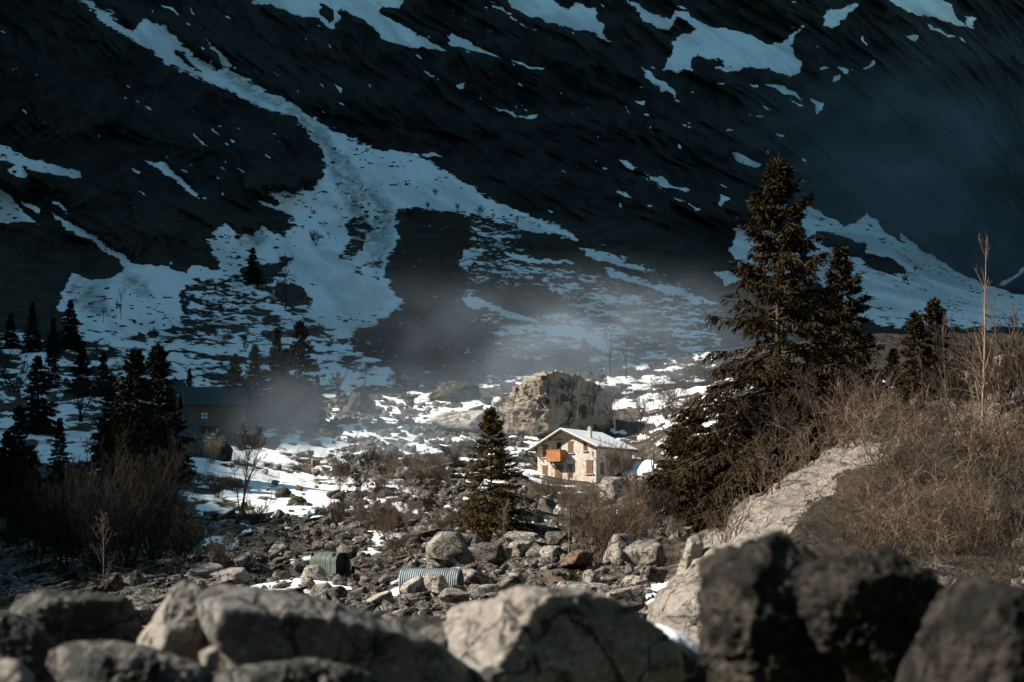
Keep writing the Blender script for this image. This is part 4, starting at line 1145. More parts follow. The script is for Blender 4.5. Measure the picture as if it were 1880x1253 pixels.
outline_rock([(1288, 1080), (1300, 1060), (1345, 1042), (1395, 995), (1430, 978), (1458, 1000), (1490, 1045), (1530, 1110), (1580, 1200), (1600, 1340), (1340, 1340), (1335, 1200), (1300, 1140)], 5.6, .55, FD, [(-.75, -.35, .5, .62), (.45, -.88, .1, .30), (-.45, -.85, .2, .52)], 22, 6, 60, nfac=14, rough=(.16, .10, .03), label='rough dark boulder with a raised peak, right of the slab foot', center=(1440, 1180))
outline_rock([(1462, 1030), (1490, 1012), (1555, 1008), (1600, 1035), (1640, 1040), (1680, 1028), (1730, 1072), (1742, 1110), (1700, 1190), (1640, 1270), (1570, 1260), (1510, 1150), (1470, 1080)], 5.3, .5, FD, [(-.7, -.5, .4, .66), (.40, -.9, -.1, .42)], 23, 6, 60, nfac=14, rough=(.18, .11, .03), label='rough dark boulder overhanging on the right of the peaked one')
outline_rock([(1560, 1200), (1640, 1180), (1720, 1200), (1720, 1360), (1540, 1360)], 5.9, .4, FD, [], 29, 5, rough=RF, label='black boulder in the shade under the overhanging one')
outline_rock([(1655, 1260), (1680, 1200), (1728, 1112), (1772, 1064), (1800, 1068), (1850, 1085), (1920, 1110), (2000, 1200), (2000, 1360), (1640, 1360)], 5.0, .5, FD, [(-.55, -.75, .3, .5), (.3, -.85, .4, .55)], 24, 6, rough=(.05, .05, .025), label='dark grained boulder in the bottom right corner')
outline_rock([(1738, 1088), (1758, 1058), (1776, 1060), (1772, 1090), (1748, 1104)], 8.0, .1, M['fore_pale'], [(-.7, -.5, .4, .5)], 25, 4, rough=RF, label='small pale stone behind the bottom right boulder')
for k, (x, y, d, w) in enumerate([(150, 1230, 8.6, 260), (420, 1225, 8.8, 200), (640, 1230, 9.4, 240), (1120, 1240, 9.4, 260), (1380, 1240, 9.0, 180), (1820, 1180, 8.4, 240)]):  # filler rocks added so the gaps between boulders stay dark
    outline_rock([(x - w / 2, y + 10), (x - w / 3, y - 30), (x + w / 4, y - 25), (x + w / 2, y + 20), (x + w / 2, y + 160), (x - w / 2, y + 160)], d, .5, FD, [], 40 + k, 5, rough=RF,
                 label=['added dark filler rock behind the flat-topped block', 'added dark filler rock behind the sunlit wedge of rock', 'added dark filler rock behind the speckled grey boulder', 'added dark filler rock behind the largest foreground boulder', 'added dark filler rock behind the peaked dark boulder', 'added dark filler rock behind the bottom right boulder'][k])

# rock outcrop behind the house
outline_rock([(880, 800), (895, 765), (930, 735), (945, 715), (1000, 686), (1030, 683), (1085, 684), (1112, 698), (1128, 735), (1118, 775), (1090, 805)], 226, 15, M['outcrop'],
             [(-.72, -.6, .35, .46), (-.5, -.85, -.05, .30), (.62, -.75, .15, .16), (-.2, -.5, .85, .6)], 51, 6, 40, .35, (.10, .07, .025), 'huge pale rock outcrop behind the house, sunlit on its left face', 'rock_outcrop', (1010, 745), 'rock')
# the long slab on the right
SL = [  # left foot, left edge, crest, right shoulder, right foot : (px, py, d)
    [(1150, 1230, 27), (1195, 1166, 26.5), (1262, 1166, 25.6), (1330, 1190, 24), (1500, 1300, 22)],
    [(1195, 1140, 30), (1232, 1102, 29.5), (1300, 1090, 28), (1380, 1100, 26.5), (1540, 1200, 24)],
    [(1235, 1080, 33), (1275, 1040, 32.5), (1335, 1035, 31), (1420, 1040, 28.5), (1600, 1140, 26)],
    [(1275, 1020, 36), (1330, 985, 35.5), (1372, 985, 34), (1470, 985, 31), (1660, 1090, 28)],
    [(1330, 970, 39), (1400, 920, 38.5), (1425, 925, 37), (1530, 930, 33.5), (1720, 1040, 30)],
    [(1395, 920, 42), (1470, 870, 41.5), (1495, 874, 40), (1600, 880, 36), (1780, 1000, 31.5)],
    [(1480, 870, 45), (1545, 826, 44.5), (1575, 826, 43), (1680, 835, 38.5), (1840, 960, 33)],
    [(1560, 830, 49), (1610, 800, 48), (1650, 800, 46), (1740, 812, 41), (1880, 930, 35)],
    [(1640, 850, 52), (1690, 818, 51), (1730, 818, 49), (1800, 835, 44), (1930, 950, 38)]]
A = np.array([[P(*q) for q in row] for row in SL])
def refine(A, k0, k1):
    n0, n1 = A.shape[:2]
    t0 = np.linspace(0, n0 - 1, (n0 - 1) * k0 + 1); t1 = np.linspace(0, n1 - 1, (n1 - 1) * k1 + 1)
    B = np.stack([[np.interp(t0, np.arange(n0), A[:, j, c]) for c in range(3)] for j in range(n1)], 0)     # n1,3,T0
    B = np.transpose(B, (2, 0, 1))
    C_ = np.stack([[np.interp(t1, np.arange(n1), B[i, :, c]) for c in range(3)] for i in range(len(t0))], 0)
    return np.transpose(C_, (0, 2, 1))
B = refine(A, 40, 26)
B = np.stack([smooth1(B[..., c], 0, 10) for c in range(3)], -1)
sh_ = B.shape[:2]
q_ = B.reshape(-1, 3)
ax = np.array([.35, .8, .5]); al = q_ @ ax
s1 = fbm(np.stack([q_[:, 0] * .9 + q_[:, 2] * .6, al * .12, q_[:, 2] * .3], 1), 4, 81, .55, True)
s2 = fbm(q_ * 1.1, 4, 83, .6) * 1.6
B = (q_ + np.stack([-.16 * s1 - .1 * s2, -.10 * s1, .12 * s1 + .14 * s2], 1)).reshape(sh_ + (3,))
floor_ = B.copy(); 
under = np.concatenate([B[:, :1] - np.array([0, 0, 4.0]), B, B[:, -1:] - np.array([0, 0, 4.0])], 1)
under = np.concatenate([under[:1] - np.array([0, 0, 4.0]), under, under[-1:] - np.array([0, 0, 4.0])], 0)
ii = np.arange(under.shape[0] * under.shape[1]).reshape(under.shape[:2])
q = np.stack([ii[:-1, :-1], ii[:-1, 1:], ii[1:, 1:], ii[1:, :-1]], -1).reshape(-1, 4)
bot = np.array([[ii[0, 0], ii[-1, 0], ii[-1, -1], ii[0, -1]]])
so_ = mk('rock_slab', under.reshape(-1, 3), [q, bot], M['slab'], None, True)
so_.data.materials.append(M['soil'])
fc_ = np.tile(np.arange(under.shape[1] - 1), under.shape[0] - 1); cen = under[:-1, :-1].reshape(-1, 3)
mi_ = (fc_ + 9 * fbm(cen * np.array([1.3, .5, 1.3]), 3, 87) + 9 * fbm(cen * 5.0, 3, 89) > 62 + 16 * np.repeat(np.linspace(1, 0, under.shape[0] - 1), under.shape[1] - 1)).astype(np.int32)
so_.data.polygons.foreach_set('material_index', np.concatenate([mi_, [0]]))
tag(so_, 'long pale rock slab slanting up to the right under the brambles', 'rock')
SLAB = B
for k, (ol, d, sd, lb) in enumerate([([(1232, 1090), (1262, 1000), (1275, 985), (1290, 990), (1288, 1040), (1262, 1100)], 34.5, 61, 'pale upright rock fin left of the slab'),
                                     ([(1270, 1060), (1300, 985), (1318, 972), (1345, 985), (1340, 1020), (1300, 1060)], 36.5, 62, 'brown jagged rock between the fin and the slab'),
                                     ([(1335, 985), (1345, 940), (1372, 915), (1400, 905), (1415, 930), (1380, 975)], 41, 63, 'dark grey rock behind the upper half of the slab')]):
    outline_rock(ol, d, .8, M['slab'] if k != 2 else M['boulder'], [(-.8, -.4, .4, .55), (.5, -.85, .1, .4)], sd, 5, rough=(.09, .06, .02), label=lb)
# ---------------------------------------------------------------- trees
def unit(v): return v / (np.linalg.norm(v, axis=-1, keepdims=True) + 1e-9)


def cards(C, A, Wd, Ln, r, taper=.35):
    """needle sprays: leaf-shaped quads from C along A"""
    n = len(C)
    rnd = unit(r.normal(size=(n, 3)))
    side = unit(np.cross(A, rnd))
    w = (Wd / 2)[:, None]; L = Ln[:, None]
    V = np.stack([C - side * w * .7, C + side * w * .7, C + A * L + side * w * taper, C + A * L - side * w * taper], 1)
    return V.reshape(-1, 3), np.arange(n * 4).reshape(n, 4)


def conifer_meshes(seed, Ht, R, z0=.06, whorl=.5, per=5, twig=9, ncard=4, cw=.11, cl=.34, droop=.35, gaps=.1, shape=.85, wood=M['bark'], leaf=None, lean=0.0):
    r = np.random.default_rng(seed)
    # trunk
    K = 14; t = np.linspace(0, 1, K)
    wob_ = np.stack([np.cumsum(r.normal(0, .006 * Ht / K, K)) + lean * Ht * t, np.cumsum(r.normal(0, .006 * Ht / K, K)), t * Ht], 1)
    wob_[0, :2] = 0
    TV, TF = tubes(wob_[None], (np.linspace(.013 * Ht, .0012 * Ht, K) * np.where(t < .05, 1.25, 1))[None], 9)
    zs = np.arange(z0 * Ht, Ht * .985, whorl) ; zs = zs + r.uniform(-.3, .3, len(zs)) * whorl
    bz, bl, ba = [], [], []
    for z in zs:
        h = z / Ht
        env = R * min(1.0, (1 - h) ** shape * 1.08) * (0.55 + .45 * min(1, (h - z0 * .5) / .12))
        npw = max(3, int(round(per * (.6 + .5 * (1 - h)))))
        a0 = r.uniform(0, 6.28)
        big_gap = r.random() < gaps
        for k in range(npw):
            if r.random() < gaps: continue
            bz.append(z + r.uniform(-.2, .2) * whorl); ba.append(a0 + k * 6.283 / npw + r.normal(0, .22))
            bl.append(max(.25, env * r.uniform(.6, 1.12) * (.6 if big_gap else 1)))
    bz, bl, ba = map(np.array, (bz, bl, ba)); h = bz / Ht; N = len(bz)
    pitch = np.where(h > .8, .65, np.where(h > .5, .28, .05)) - .35 * (1 - h) ** 2 + r.normal(0, .09, N)
    s = np.linspace(0, 1, 8)
    out = np.stack([np.cos(ba), np.sin(ba), np.zeros(N)], 1)
    dz = (bl[:, None]) * (np.tan(pitch)[:, None] * s - droop * (1 - .5 * h[:, None]) * s ** 1.6 * 1.1 + .24 * droop * 1.6 * s ** 4)
    swy = r.normal(0, .08, N)
    per_ = np.stack([-np.sin(ba), np.cos(ba), np.zeros(N)], 1)
    tx = np.interp(bz, wob_[:, 2], wob_[:, 0]); ty = np.interp(bz, wob_[:, 2], wob_[:, 1])
    BP = np.stack([tx, ty, bz], 1)[:, None] + out[:, None] * (bl[:, None] * s)[..., None] * np.sqrt(np.maximum(.2, 1 - .15)) + per_[:, None] * (swy[:, None] * bl[:, None] * s ** 2)[..., None]
    BP[..., 2] += dz
    BR = (.010 + .011 * bl)[:, None] * (1 - .85 * s)[None] + .003
    BV, BF = tubes(BP, BR, 4)
    # twigs
    cnt = np.maximum(3, (twig * bl / R * (1.0) + 4 * (bl < .3 * R)).astype(int) * 2)
    bi = np.repeat(np.arange(N), cnt)
    st = r.uniform(.10, 1.0, len(bi)) ** .75
    f = st * 7; i0 = np.minimum(f.astype(int), 6); fr = (f - i0)[:, None]
    p = BP[bi, i0] * (1 - fr) + BP[bi, i0 + 1] * fr
    tan = unit(BP[bi, i0 + 1] - BP[bi, i0])
    sd = np.where(r.random(len(bi)) < .5, -1, 1)[:, None]
    lt_ = np.clip(bl[bi] * (.16 + .30 * (1 - st)) * r.uniform(.6, 1.2, len(bi)), .16, 1.25)
    dirn = unit(tan * .75 + per_[bi] * sd * r.uniform(.5, 1.0, (len(bi), 1)) + np.array([0, 0, -1.0]) * (droop * r.uniform(.4, 1.5, (len(bi), 1))))
    u = np.linspace(0, 1, 3)
    TP = p[:, None] + dirn[:, None] * (lt_[:, None] * u)[..., None]; TP[..., 2] -= (lt_[:, None] * .35 * droop * 2 * u ** 2)
    TWV, TWF = tubes(TP, np.full((len(bi), 3), .008) * (1.3 - u), 3)
    # needle sprays on twigs
    ci = np.repeat(np.arange(len(bi)), ncard)
    uu = r.uniform(0, 1, len(ci))
    c = p[ci] + dirn[ci] * (lt_[ci] * uu)[:, None]; c[:, 2] -= lt_[ci] * .7 * droop * uu ** 2
    A_ = unit(dirn[ci] * r.uniform(.3, 1.0, (len(ci), 1)) + np.array([0, 0, -1]) * (r.uniform(.1, 1.3, (len(ci), 1)) * (.25 + droop)) + r.normal(0, .28, (len(ci), 3)))
    CV, CF = cards(c, A_, cw * r.uniform(.6, 1.3, len(ci)), cl * r.uniform(.55, 1.25, len(ci)), r)
    # sprays straight on the branches near the top and the leader
    ti = r.integers(0, N, N * 5); s2 = r.uniform(.15, 1, len(ti)); f = s2 * 7; i0 = np.minimum(f.astype(int), 6)
    c2 = BP[ti, i0] + (BP[ti, i0 + 1] - BP[ti, i0]) * (f - i0)[:, None]
    A2 = unit(unit(BP[ti, i0 + 1] - BP[ti, i0]) * .8 + r.normal(0, .5, (len(ti), 3)))
    C2, F2 = cards(c2, A2, cw * r.uniform(.6, 1.2, len(ti)), cl * r.uniform(.5, 1.0, len(ti)), r)
    nt = 60; zt = r.uniform(.93, 1.0, nt) * Ht
    c3 = np.stack([np.interp(zt, wob_[:, 2], wob_[:, 0]), np.interp(zt, wob_[:, 2], wob_[:, 1]), zt], 1)
    C3, F3 = cards(c3, unit(r.normal(0, .45, (nt, 3)) + np.array([0, 0, .6])), np.full(nt, cw * .9), np.full(nt, cl * .8), r)
    leafme = mesh_data('crown', np.concatenate([CV, C2, C3]), [np.concatenate([CF, F2 + len(CV), F3 + len(CV) + len(C2)])], leaf, False)
    trunk = mesh_data('trunk', TV, TF, wood)
    brme = mesh_data('branches', np.concatenate([BV, TWV]), np.concatenate([BF, TWF + len(BV)]), wood)
    return trunk, brme, leafme, Ht


def plant(meshes, loc, height, rz, label, cat, group=None, name='spruce_tree', names=('trunk', 'branches', 'crown')):
    o = empty(name, loc, rz, height / meshes[-1])
    tag(o, label, cat, group)
    tr = add(names[0], meshes[0], o)
    for nm, me in zip(names[1:], meshes[1:-1]): add(nm, me, o)
    return o


NB_, NM, ND = M['needles_brown'], M['needles_mid'], M['needles_dark']
def at(px, py, top, me, rz, label, cat='spruce', group=None, depth=None, name='spruce_tree', sink=.02):
    g_ = ground(px, py) if depth is None else P(px, py, depth)
    Hh = (py - top) / F * g_[1] * (1 + sink)
    g_ = g_ - np.array([0, 0, Hh * sink])
    return plant(me, g_, Hh, rz, label, cat, group, name)


big1 = conifer_meshes(1, 24, 10.8, .03, .42, 6, 40, 9, .13, .40, .32, .17, 1.02, M['bark'], NB_)
at(1428, 962, 285, big1, .6, 'tallest brown-green spruce, sparse at the top, right of the house', depth=92)
big2 = conifer_meshes(2, 18, 6.2, .04, .36, 6, 26, 7, .13, .38, .24, .08, .9, M['bark'], NB_)
at(1545, 955, 452, big2, 1.9, 'second-tallest brown spruce leaning against the right side of the tallest one', depth=98)
hero = conifer_meshes(3, 13, 4.5, .02, .25, 7, 22, 6, .10, .27, .18, .05, .85, M['bark'], NM)
at(902, 1020, 748, hero, .3, 'small sunlit olive spruce in front of the house, on the left', depth=96)
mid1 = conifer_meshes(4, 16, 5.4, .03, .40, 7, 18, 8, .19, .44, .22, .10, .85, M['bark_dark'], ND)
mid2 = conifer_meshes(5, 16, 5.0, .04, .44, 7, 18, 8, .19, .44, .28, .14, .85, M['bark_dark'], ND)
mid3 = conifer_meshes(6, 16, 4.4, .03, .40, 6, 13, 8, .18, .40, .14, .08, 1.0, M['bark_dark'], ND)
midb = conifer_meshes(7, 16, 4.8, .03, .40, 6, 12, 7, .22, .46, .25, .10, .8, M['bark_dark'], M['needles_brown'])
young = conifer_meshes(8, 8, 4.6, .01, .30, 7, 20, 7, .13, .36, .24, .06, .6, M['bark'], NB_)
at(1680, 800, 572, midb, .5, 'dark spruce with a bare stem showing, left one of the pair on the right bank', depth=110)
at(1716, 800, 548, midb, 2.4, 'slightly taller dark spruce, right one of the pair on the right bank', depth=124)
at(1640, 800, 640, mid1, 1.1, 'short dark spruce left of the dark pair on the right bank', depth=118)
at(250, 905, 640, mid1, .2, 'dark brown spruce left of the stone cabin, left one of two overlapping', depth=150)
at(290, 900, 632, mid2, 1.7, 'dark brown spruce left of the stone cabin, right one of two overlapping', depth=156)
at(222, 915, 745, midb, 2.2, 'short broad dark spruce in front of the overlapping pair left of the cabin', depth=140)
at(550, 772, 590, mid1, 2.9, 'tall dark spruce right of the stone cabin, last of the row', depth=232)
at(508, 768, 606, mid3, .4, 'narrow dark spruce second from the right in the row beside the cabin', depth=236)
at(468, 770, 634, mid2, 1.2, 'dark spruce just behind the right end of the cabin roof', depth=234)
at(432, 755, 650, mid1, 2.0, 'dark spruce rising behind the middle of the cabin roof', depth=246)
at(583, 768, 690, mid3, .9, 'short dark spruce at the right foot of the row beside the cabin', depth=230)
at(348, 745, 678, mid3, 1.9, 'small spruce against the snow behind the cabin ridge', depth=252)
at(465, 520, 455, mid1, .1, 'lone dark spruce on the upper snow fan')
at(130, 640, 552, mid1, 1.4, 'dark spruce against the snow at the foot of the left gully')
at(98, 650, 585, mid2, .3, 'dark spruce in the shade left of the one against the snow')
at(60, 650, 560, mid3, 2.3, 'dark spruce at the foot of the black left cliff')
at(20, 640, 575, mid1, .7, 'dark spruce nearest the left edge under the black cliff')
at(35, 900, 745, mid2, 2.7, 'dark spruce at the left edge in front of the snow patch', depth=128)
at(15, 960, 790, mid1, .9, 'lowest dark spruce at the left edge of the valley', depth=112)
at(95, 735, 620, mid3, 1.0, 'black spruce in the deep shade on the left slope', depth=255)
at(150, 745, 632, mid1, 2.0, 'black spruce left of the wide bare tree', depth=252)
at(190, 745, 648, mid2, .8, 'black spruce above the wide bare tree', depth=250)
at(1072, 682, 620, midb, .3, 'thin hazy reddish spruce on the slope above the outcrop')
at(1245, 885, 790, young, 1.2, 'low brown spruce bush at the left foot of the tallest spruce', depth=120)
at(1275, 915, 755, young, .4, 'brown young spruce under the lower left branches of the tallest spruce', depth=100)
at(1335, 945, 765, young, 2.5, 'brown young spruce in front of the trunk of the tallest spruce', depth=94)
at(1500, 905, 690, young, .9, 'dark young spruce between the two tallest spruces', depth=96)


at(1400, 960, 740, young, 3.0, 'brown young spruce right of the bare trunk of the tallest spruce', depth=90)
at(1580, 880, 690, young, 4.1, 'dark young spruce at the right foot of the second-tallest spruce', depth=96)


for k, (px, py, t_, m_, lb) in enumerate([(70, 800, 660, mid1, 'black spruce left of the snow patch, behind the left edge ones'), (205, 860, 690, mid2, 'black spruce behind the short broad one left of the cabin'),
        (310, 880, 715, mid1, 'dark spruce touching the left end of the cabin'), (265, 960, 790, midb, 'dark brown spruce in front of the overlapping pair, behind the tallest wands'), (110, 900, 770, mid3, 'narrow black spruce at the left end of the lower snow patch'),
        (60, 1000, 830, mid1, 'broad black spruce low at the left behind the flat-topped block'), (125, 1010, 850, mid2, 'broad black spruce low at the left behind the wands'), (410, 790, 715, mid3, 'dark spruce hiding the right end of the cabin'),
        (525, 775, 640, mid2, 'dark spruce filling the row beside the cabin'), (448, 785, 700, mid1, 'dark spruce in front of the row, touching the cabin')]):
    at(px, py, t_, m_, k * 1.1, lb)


# bare trees
def grow(r, P0, R0, n, ratio, ang, up, K, t0=.25, jit=.12, rr=.55):
    N, K0, _ = P0.shape
    L0 = np.linalg.norm(np.diff(P0, axis=1), axis=2).sum(1)
    pi = np.repeat(np.arange(N), n)
    t = r.uniform(t0, .98, len(pi)); f = t * (K0 - 1); i0 = np.minimum(f.astype(int), K0 - 2); fr = (f - i0)
    p = P0[pi, i0] * (1 - fr)[:, None] + P0[pi, i0 + 1] * fr[:, None]
    rad = (R0[pi, i0] * (1 - fr) + R0[pi, i0 + 1] * fr)
    tan = unit(P0[pi, i0 + 1] - P0[pi, i0])
    q = unit(np.cross(tan, unit(r.normal(size=(len(pi), 3)))))
    a_ = (ang * r.uniform(.6, 1.35, len(pi)))[:, None]
    d = unit(tan * np.cos(a_) + q * np.sin(a_) + np.array([0, 0, up]))
    L = L0[pi] * ratio * r.uniform(.55, 1.25, len(pi)) * (1.15 - .55 * t)
    s = np.linspace(0, 1, K)
    out = [p]; cur = d
    for k in range(1, K):
        cur = unit(cur + r.normal(0, jit, cur.shape) + np.array([0, 0, up * .25]))
        out.append(out[-1] + cur * (L / (K - 1))[:, None])
    Pn = np.stack(out, 1)
    Rn = (rad * rr)[:, None] * (1 - .75 * s)[None]
    return Pn, np.maximum(Rn, .004)


def bare_meshes(seed, Ht, stems=1, spread=.2, levels=((7, .5, .7, .25), (6, .45, .7, .15), (5, .45, .7, .1)), r0=.012, wood=None, lean=0, t0=.25, minr=.01, curve=.03, sub=.75):
    r = np.random.default_rng(seed)
    K = 9; s = np.linspace(0, 1, K)
    TP, TR = [], []
    for k in range(stems):
        a_ = r.uniform(0, 6.28); sp = spread * r.uniform(.3, 1.1) * Ht
        hh = Ht * (1 if stems == 1 else r.uniform(.6, 1))
        pts = np.stack([math.cos(a_) * sp * s ** 1.25 + lean * Ht * s ** 1.5, math.sin(a_) * sp * s ** 1.25, hh * s ** .95], 1)
        pts[1:, :2] += np.cumsum(r.normal(0, curve * Ht / K, (K - 1, 2)), 0)
        if stems > 1: pts[:, :2] += r.normal(0, .03 * Ht, 2)
        TP.append(pts); TR.append(np.maximum(r0 * hh * (1 - .86 * s), minr * .7))
    TP = np.stack(TP); TR = np.stack(TR)
    tv, tf = tubes(TP, TR, 7)
    trunk = mesh_data('trunk' if stems == 1 else 'stems', tv, tf, wood)
    Pc, Rc = TP, TR; VV, FF, off = [], [], 0
    for li, (n, ratio, ang, up) in enumerate(levels):
        Pc, Rc = grow(r, Pc, Rc, n, ratio, ang, up, 5 if li < 2 else 4, t0 if li == 0 else .2)
        Rc = np.maximum(Rc, minr * (.9 if li < 2 else sub))
        v, f_ = tubes(Pc, Rc, 4 if li == 0 else 3)
        VV.append(v); FF.append(f_ + off); off += len(v)
    tw = mesh_data('crown', np.concatenate(VV), np.concatenate(FF), wood)
    return trunk, tw, Ht


BG, BD, BP_ = M['bark_grey'], M['bark_dark'], M['bark_pale']
tree_round = bare_meshes(21, 10, 3, .30, ((10, .42, .6, .2), (6, .5, .65, .12), (5, .5, .7, .1)), .014, BD, minr=.016, t0=.22)
tree_fork = bare_meshes(22, 10, 2, .18, ((8, .45, .6, .3), (6, .5, .65, .2), (6, .45, .7, .1)), .018, BG, minr=.016)
tree_slim = bare_meshes(23, 8, 1, .03, ((18, .34, .75, .35), (5, .45, .6, .2), (4, .4, .6, .1)), .011, BG, t0=.2, minr=.012)
tree_dark = bare_meshes(24, 9, 4, .55, ((9, .45, .6, .12), (6, .5, .6, .1), (5, .45, .6, .1)), .022, BD, minr=.022)
shrub_grey = bare_meshes(25, 4, 14, .42, ((6, .45, .45, .35), (5, .5, .5, .25), (3, .5, .5, .2)), .008, BG, minr=.010)
shrub_dark = bare_meshes(26, 4, 16, .45, ((6, .45, .45, .3), (5, .5, .5, .2), (3, .5, .5, .2)), .009, BD, minr=.014)
shrub_brown = bare_meshes(27, 3, 18, .6, ((7, .5, .55, .2), (5, .5, .6, .15), (3, .5, .6, .1)), .008, M['bramble'], minr=.010)
wands = bare_meshes(28, 6, 16, .42, ((10, .4, .45, .35), (5, .5, .5, .3), (3, .5, .5, .2)), .007, M['bark_wand_shaded'], minr=.009)
sapl = bare_meshes(29, 9, 1, .02, ((26, .17, .7, .5), (4, .5, .5, .4)), .0075, BP_, t0=.12, minr=.008, curve=.05)
sapl2 = bare_meshes(30, 8, 1, .05, ((18, .22, .6, .6), (4, .5, .5, .4)), .0065, M['bramble'], t0=.15, minr=.008, curve=.08)
far_shrub = bare_meshes(31, 3, 10, .5, ((5, .5, .5, .3), (4, .5, .5, .2)), .012, BD, minr=.03)
far_tree = bare_meshes(32, 8, 1, .04, ((9, .5, .65, .3), (6, .5, .6, .2)), .014, BD, minr=.035)


def bare(px, py, top, me, rz, label, cat='bare tree', group=None, depth=None, name='bare_tree', nm=('trunk', 'crown')):
    g_ = ground(px, py) if depth is None else P(px, py, depth)
    Hh = (py - top) / F * g_[1]
    return plant(me, g_, Hh, rz, label, cat, group, name, nm)


SH = dict(cat='bare shrub', name='bare_shrub', nm=('stems', 'crown'))
bare(440, 945, 790, tree_round, .4, 'leafless tree with a dark forked trunk standing in the bright snow left of centre')
bare(1044, 1062, 885, tree_slim, .2, 'thin leafless tree with a dark straight trunk in front of the house', depth=66)
bare(922, 1040, 932, tree_slim, 1.4, 'young pale leafless tree right of the small spruce', depth=68)
bare(1200, 868, 742, tree_fork, .5, 'leafless tree with two grey trunks right of the house', depth=188)
bare(1172, 800, 730, tree_round, 1.5, 'hazy leafless tree behind the roof ridge of the house', depth=224)
bare(1225, 800, 720, tree_round, 2.6, 'hazy leafless tree behind the two-trunked one', depth=226)
bare(1130, 790, 715, tree_fork, 1.0, 'hazy leafless tree behind the chimney of the house', depth=225)
bare(1260, 800, 735, tree_fork, 2.0, 'hazy leafless tree at the left edge of the tallest spruce', depth=210)
bare(1060, 770, 690, tree_slim, .9, 'thin hazy leafless tree in front of the outcrop', depth=216)
bare(1085, 765, 680, tree_round, .1, 'hazy leafless tree on the shaded side of the outcrop', depth=218)
bare(1120, 690, 620, far_tree, .2, 'faint leafless tree in the mist above the outcrop', depth=262)
bare(1150, 695, 610, far_tree, 1.2, 'faint leafless tree in the mist right of the outcrop', depth=266)
bare(1120, 885, 815, shrub_grey, .3, 'grey leafless bush against the shaded side wall of the house', depth=190, **SH)
bare(1150, 885, 830, shrub_brown, .3, 'brown leafless bush beside the shaded end of the house', depth=189, **SH)
bare(150, 775, 680, tree_dark, .3, 'wide spreading black leafless tree on the snow at the left', depth=215, nm=('stems', 'crown'))
bare(25, 730, 640, tree_dark, 1.3, 'black leafless tree at the left edge under the cliff', depth=250, nm=('stems', 'crown'))
bare(525, 570, 490, far_tree, .8, 'pale leafless tree on the snow fan right of the lone spruce')
bare(222, 590, 545, far_tree, 1.8, 'small leafless tree below the left gully')
bare(190, 595, 555, far_tree, .2, 'small leafless tree against the dirty snow tongue')
bare(580, 452, 428, far_shrub, .2, 'tiny bush alone on the middle of the snow fan', **SH)
bare(745, 740, 680, tree_dark, 2.2, 'dark leafless tree at the lower edge of the misty slope', depth=258, nm=('stems', 'crown'))
bare(670, 735, 690, far_tree, .8, 'dark leafless tree on the lower slope left of the misty one', depth=262)
bare(620, 725, 690, shrub_dark, 1.2, 'dark round bush on the snow below the speckled slope', depth=262, **SH)
bare(385, 870, 800, shrub_grey, 1.8, 'grey twiggy bush below the cabin on the left of the pale snow', depth=178, **SH)
bare(455, 850, 785, wands, .4, 'tall upright twigs below the right end of the cabin', depth=188, **SH)
bare(660, 1000, 905, shrub_grey, .6, 'grey leafless bush above the green shelter', depth=100, **SH)
bare(625, 985, 920, wands, 1.6, 'thin upright twigs left of the grey bush above the shelter', depth=104, **SH)
bare(700, 1005, 930, shrub_brown, 2.6, 'brown leafless bush beside the round brush-covered boulder', depth=98, **SH)
bare(730, 1030, 975, shrub_brown, .2, 'low brown bush on the red bank above the pipe', depth=78, **SH)
bare(230, 1080, 825, wands, .9, 'tallest clump of bare wands in the left shade', depth=66, **SH)
bare(180, 1090, 865, wands, 2.0, 'bare wands at the left of the tallest clump', depth=62, **SH)
bare(285, 1070, 855, wands, 2.9, 'bare wands at the right of the tallest clump', depth=70, **SH)
bare(120, 1085, 900, shrub_dark, .9, 'dark bush in the left shade behind the flat-topped block', depth=64, **SH)
bare(60, 1080, 880, wands, 1.1, 'bare wands near the left edge behind the foreground', depth=66, **SH)
bare(330, 1060, 945, shrub_dark, 1.9, 'dark bush left of the lower snow patch', depth=72, **SH)
bare(405, 1060, 985, shrub_grey, .3, 'small bush in front of the lower snow patch', depth=66, **SH)
bare(190, 1095, 960, tree_slim, .3, 'crooked pale leafless tree in the left shade', depth=52)
bare(310, 960, 890, shrub_dark, .7, 'dark bush in front of the bright snow at the left', depth=118, **SH)
bare(400, 925, 880, shrub_dark, 2.7, 'dark bush in the snow left of the forked tree', depth=136, **SH)
bare(470, 985, 925, shrub_dark, .3, 'dark bush below the bright snow left of the scree', depth=104, **SH)
bare(985, 920, 880, shrub_grey, .2, 'grey brush below the left corner of the house', depth=172, **SH)
bare(1015, 925, 882, shrub_brown, 1.2, 'brown brush below the balcony of the house', depth=172, **SH)
bare(1085, 930, 885, shrub_grey, 2.2, 'grey brush below the right half of the house front', depth=168, **SH)
bare(975, 955, 905, shrub_brown, 2.0, 'orange-brown bush right of the small spruce', depth=140, **SH)
bare(1160, 960, 890, shrub_grey, 2.9, 'grey bush below the tall sunlit boulder', depth=128, **SH)
bare(1200, 960, 875, shrub_brown, .5, 'brown bush below the two-trunked tree', depth=124, **SH)
bare(1245, 990, 880, shrub_grey, 1.1, 'grey bush at the left foot of the tallest spruce', depth=100, **SH)
bare(1205, 1000, 905, shrub_dark, 1.7, 'dark twiggy bush on the brown bank left of the tallest spruce', depth=92, **SH)
bare(1100, 1050, 930, shrub_brown, .2, 'reddish bush right of the thin leafless tree', depth=68, **SH)
bare(1135, 1030, 920, shrub_brown, 1.9, 'reddish bush in front of the large dark boulder', depth=72, **SH)
bare(1085, 1010, 930, shrub_grey, 2.8, 'grey bush behind the thin leafless tree', depth=84, **SH)
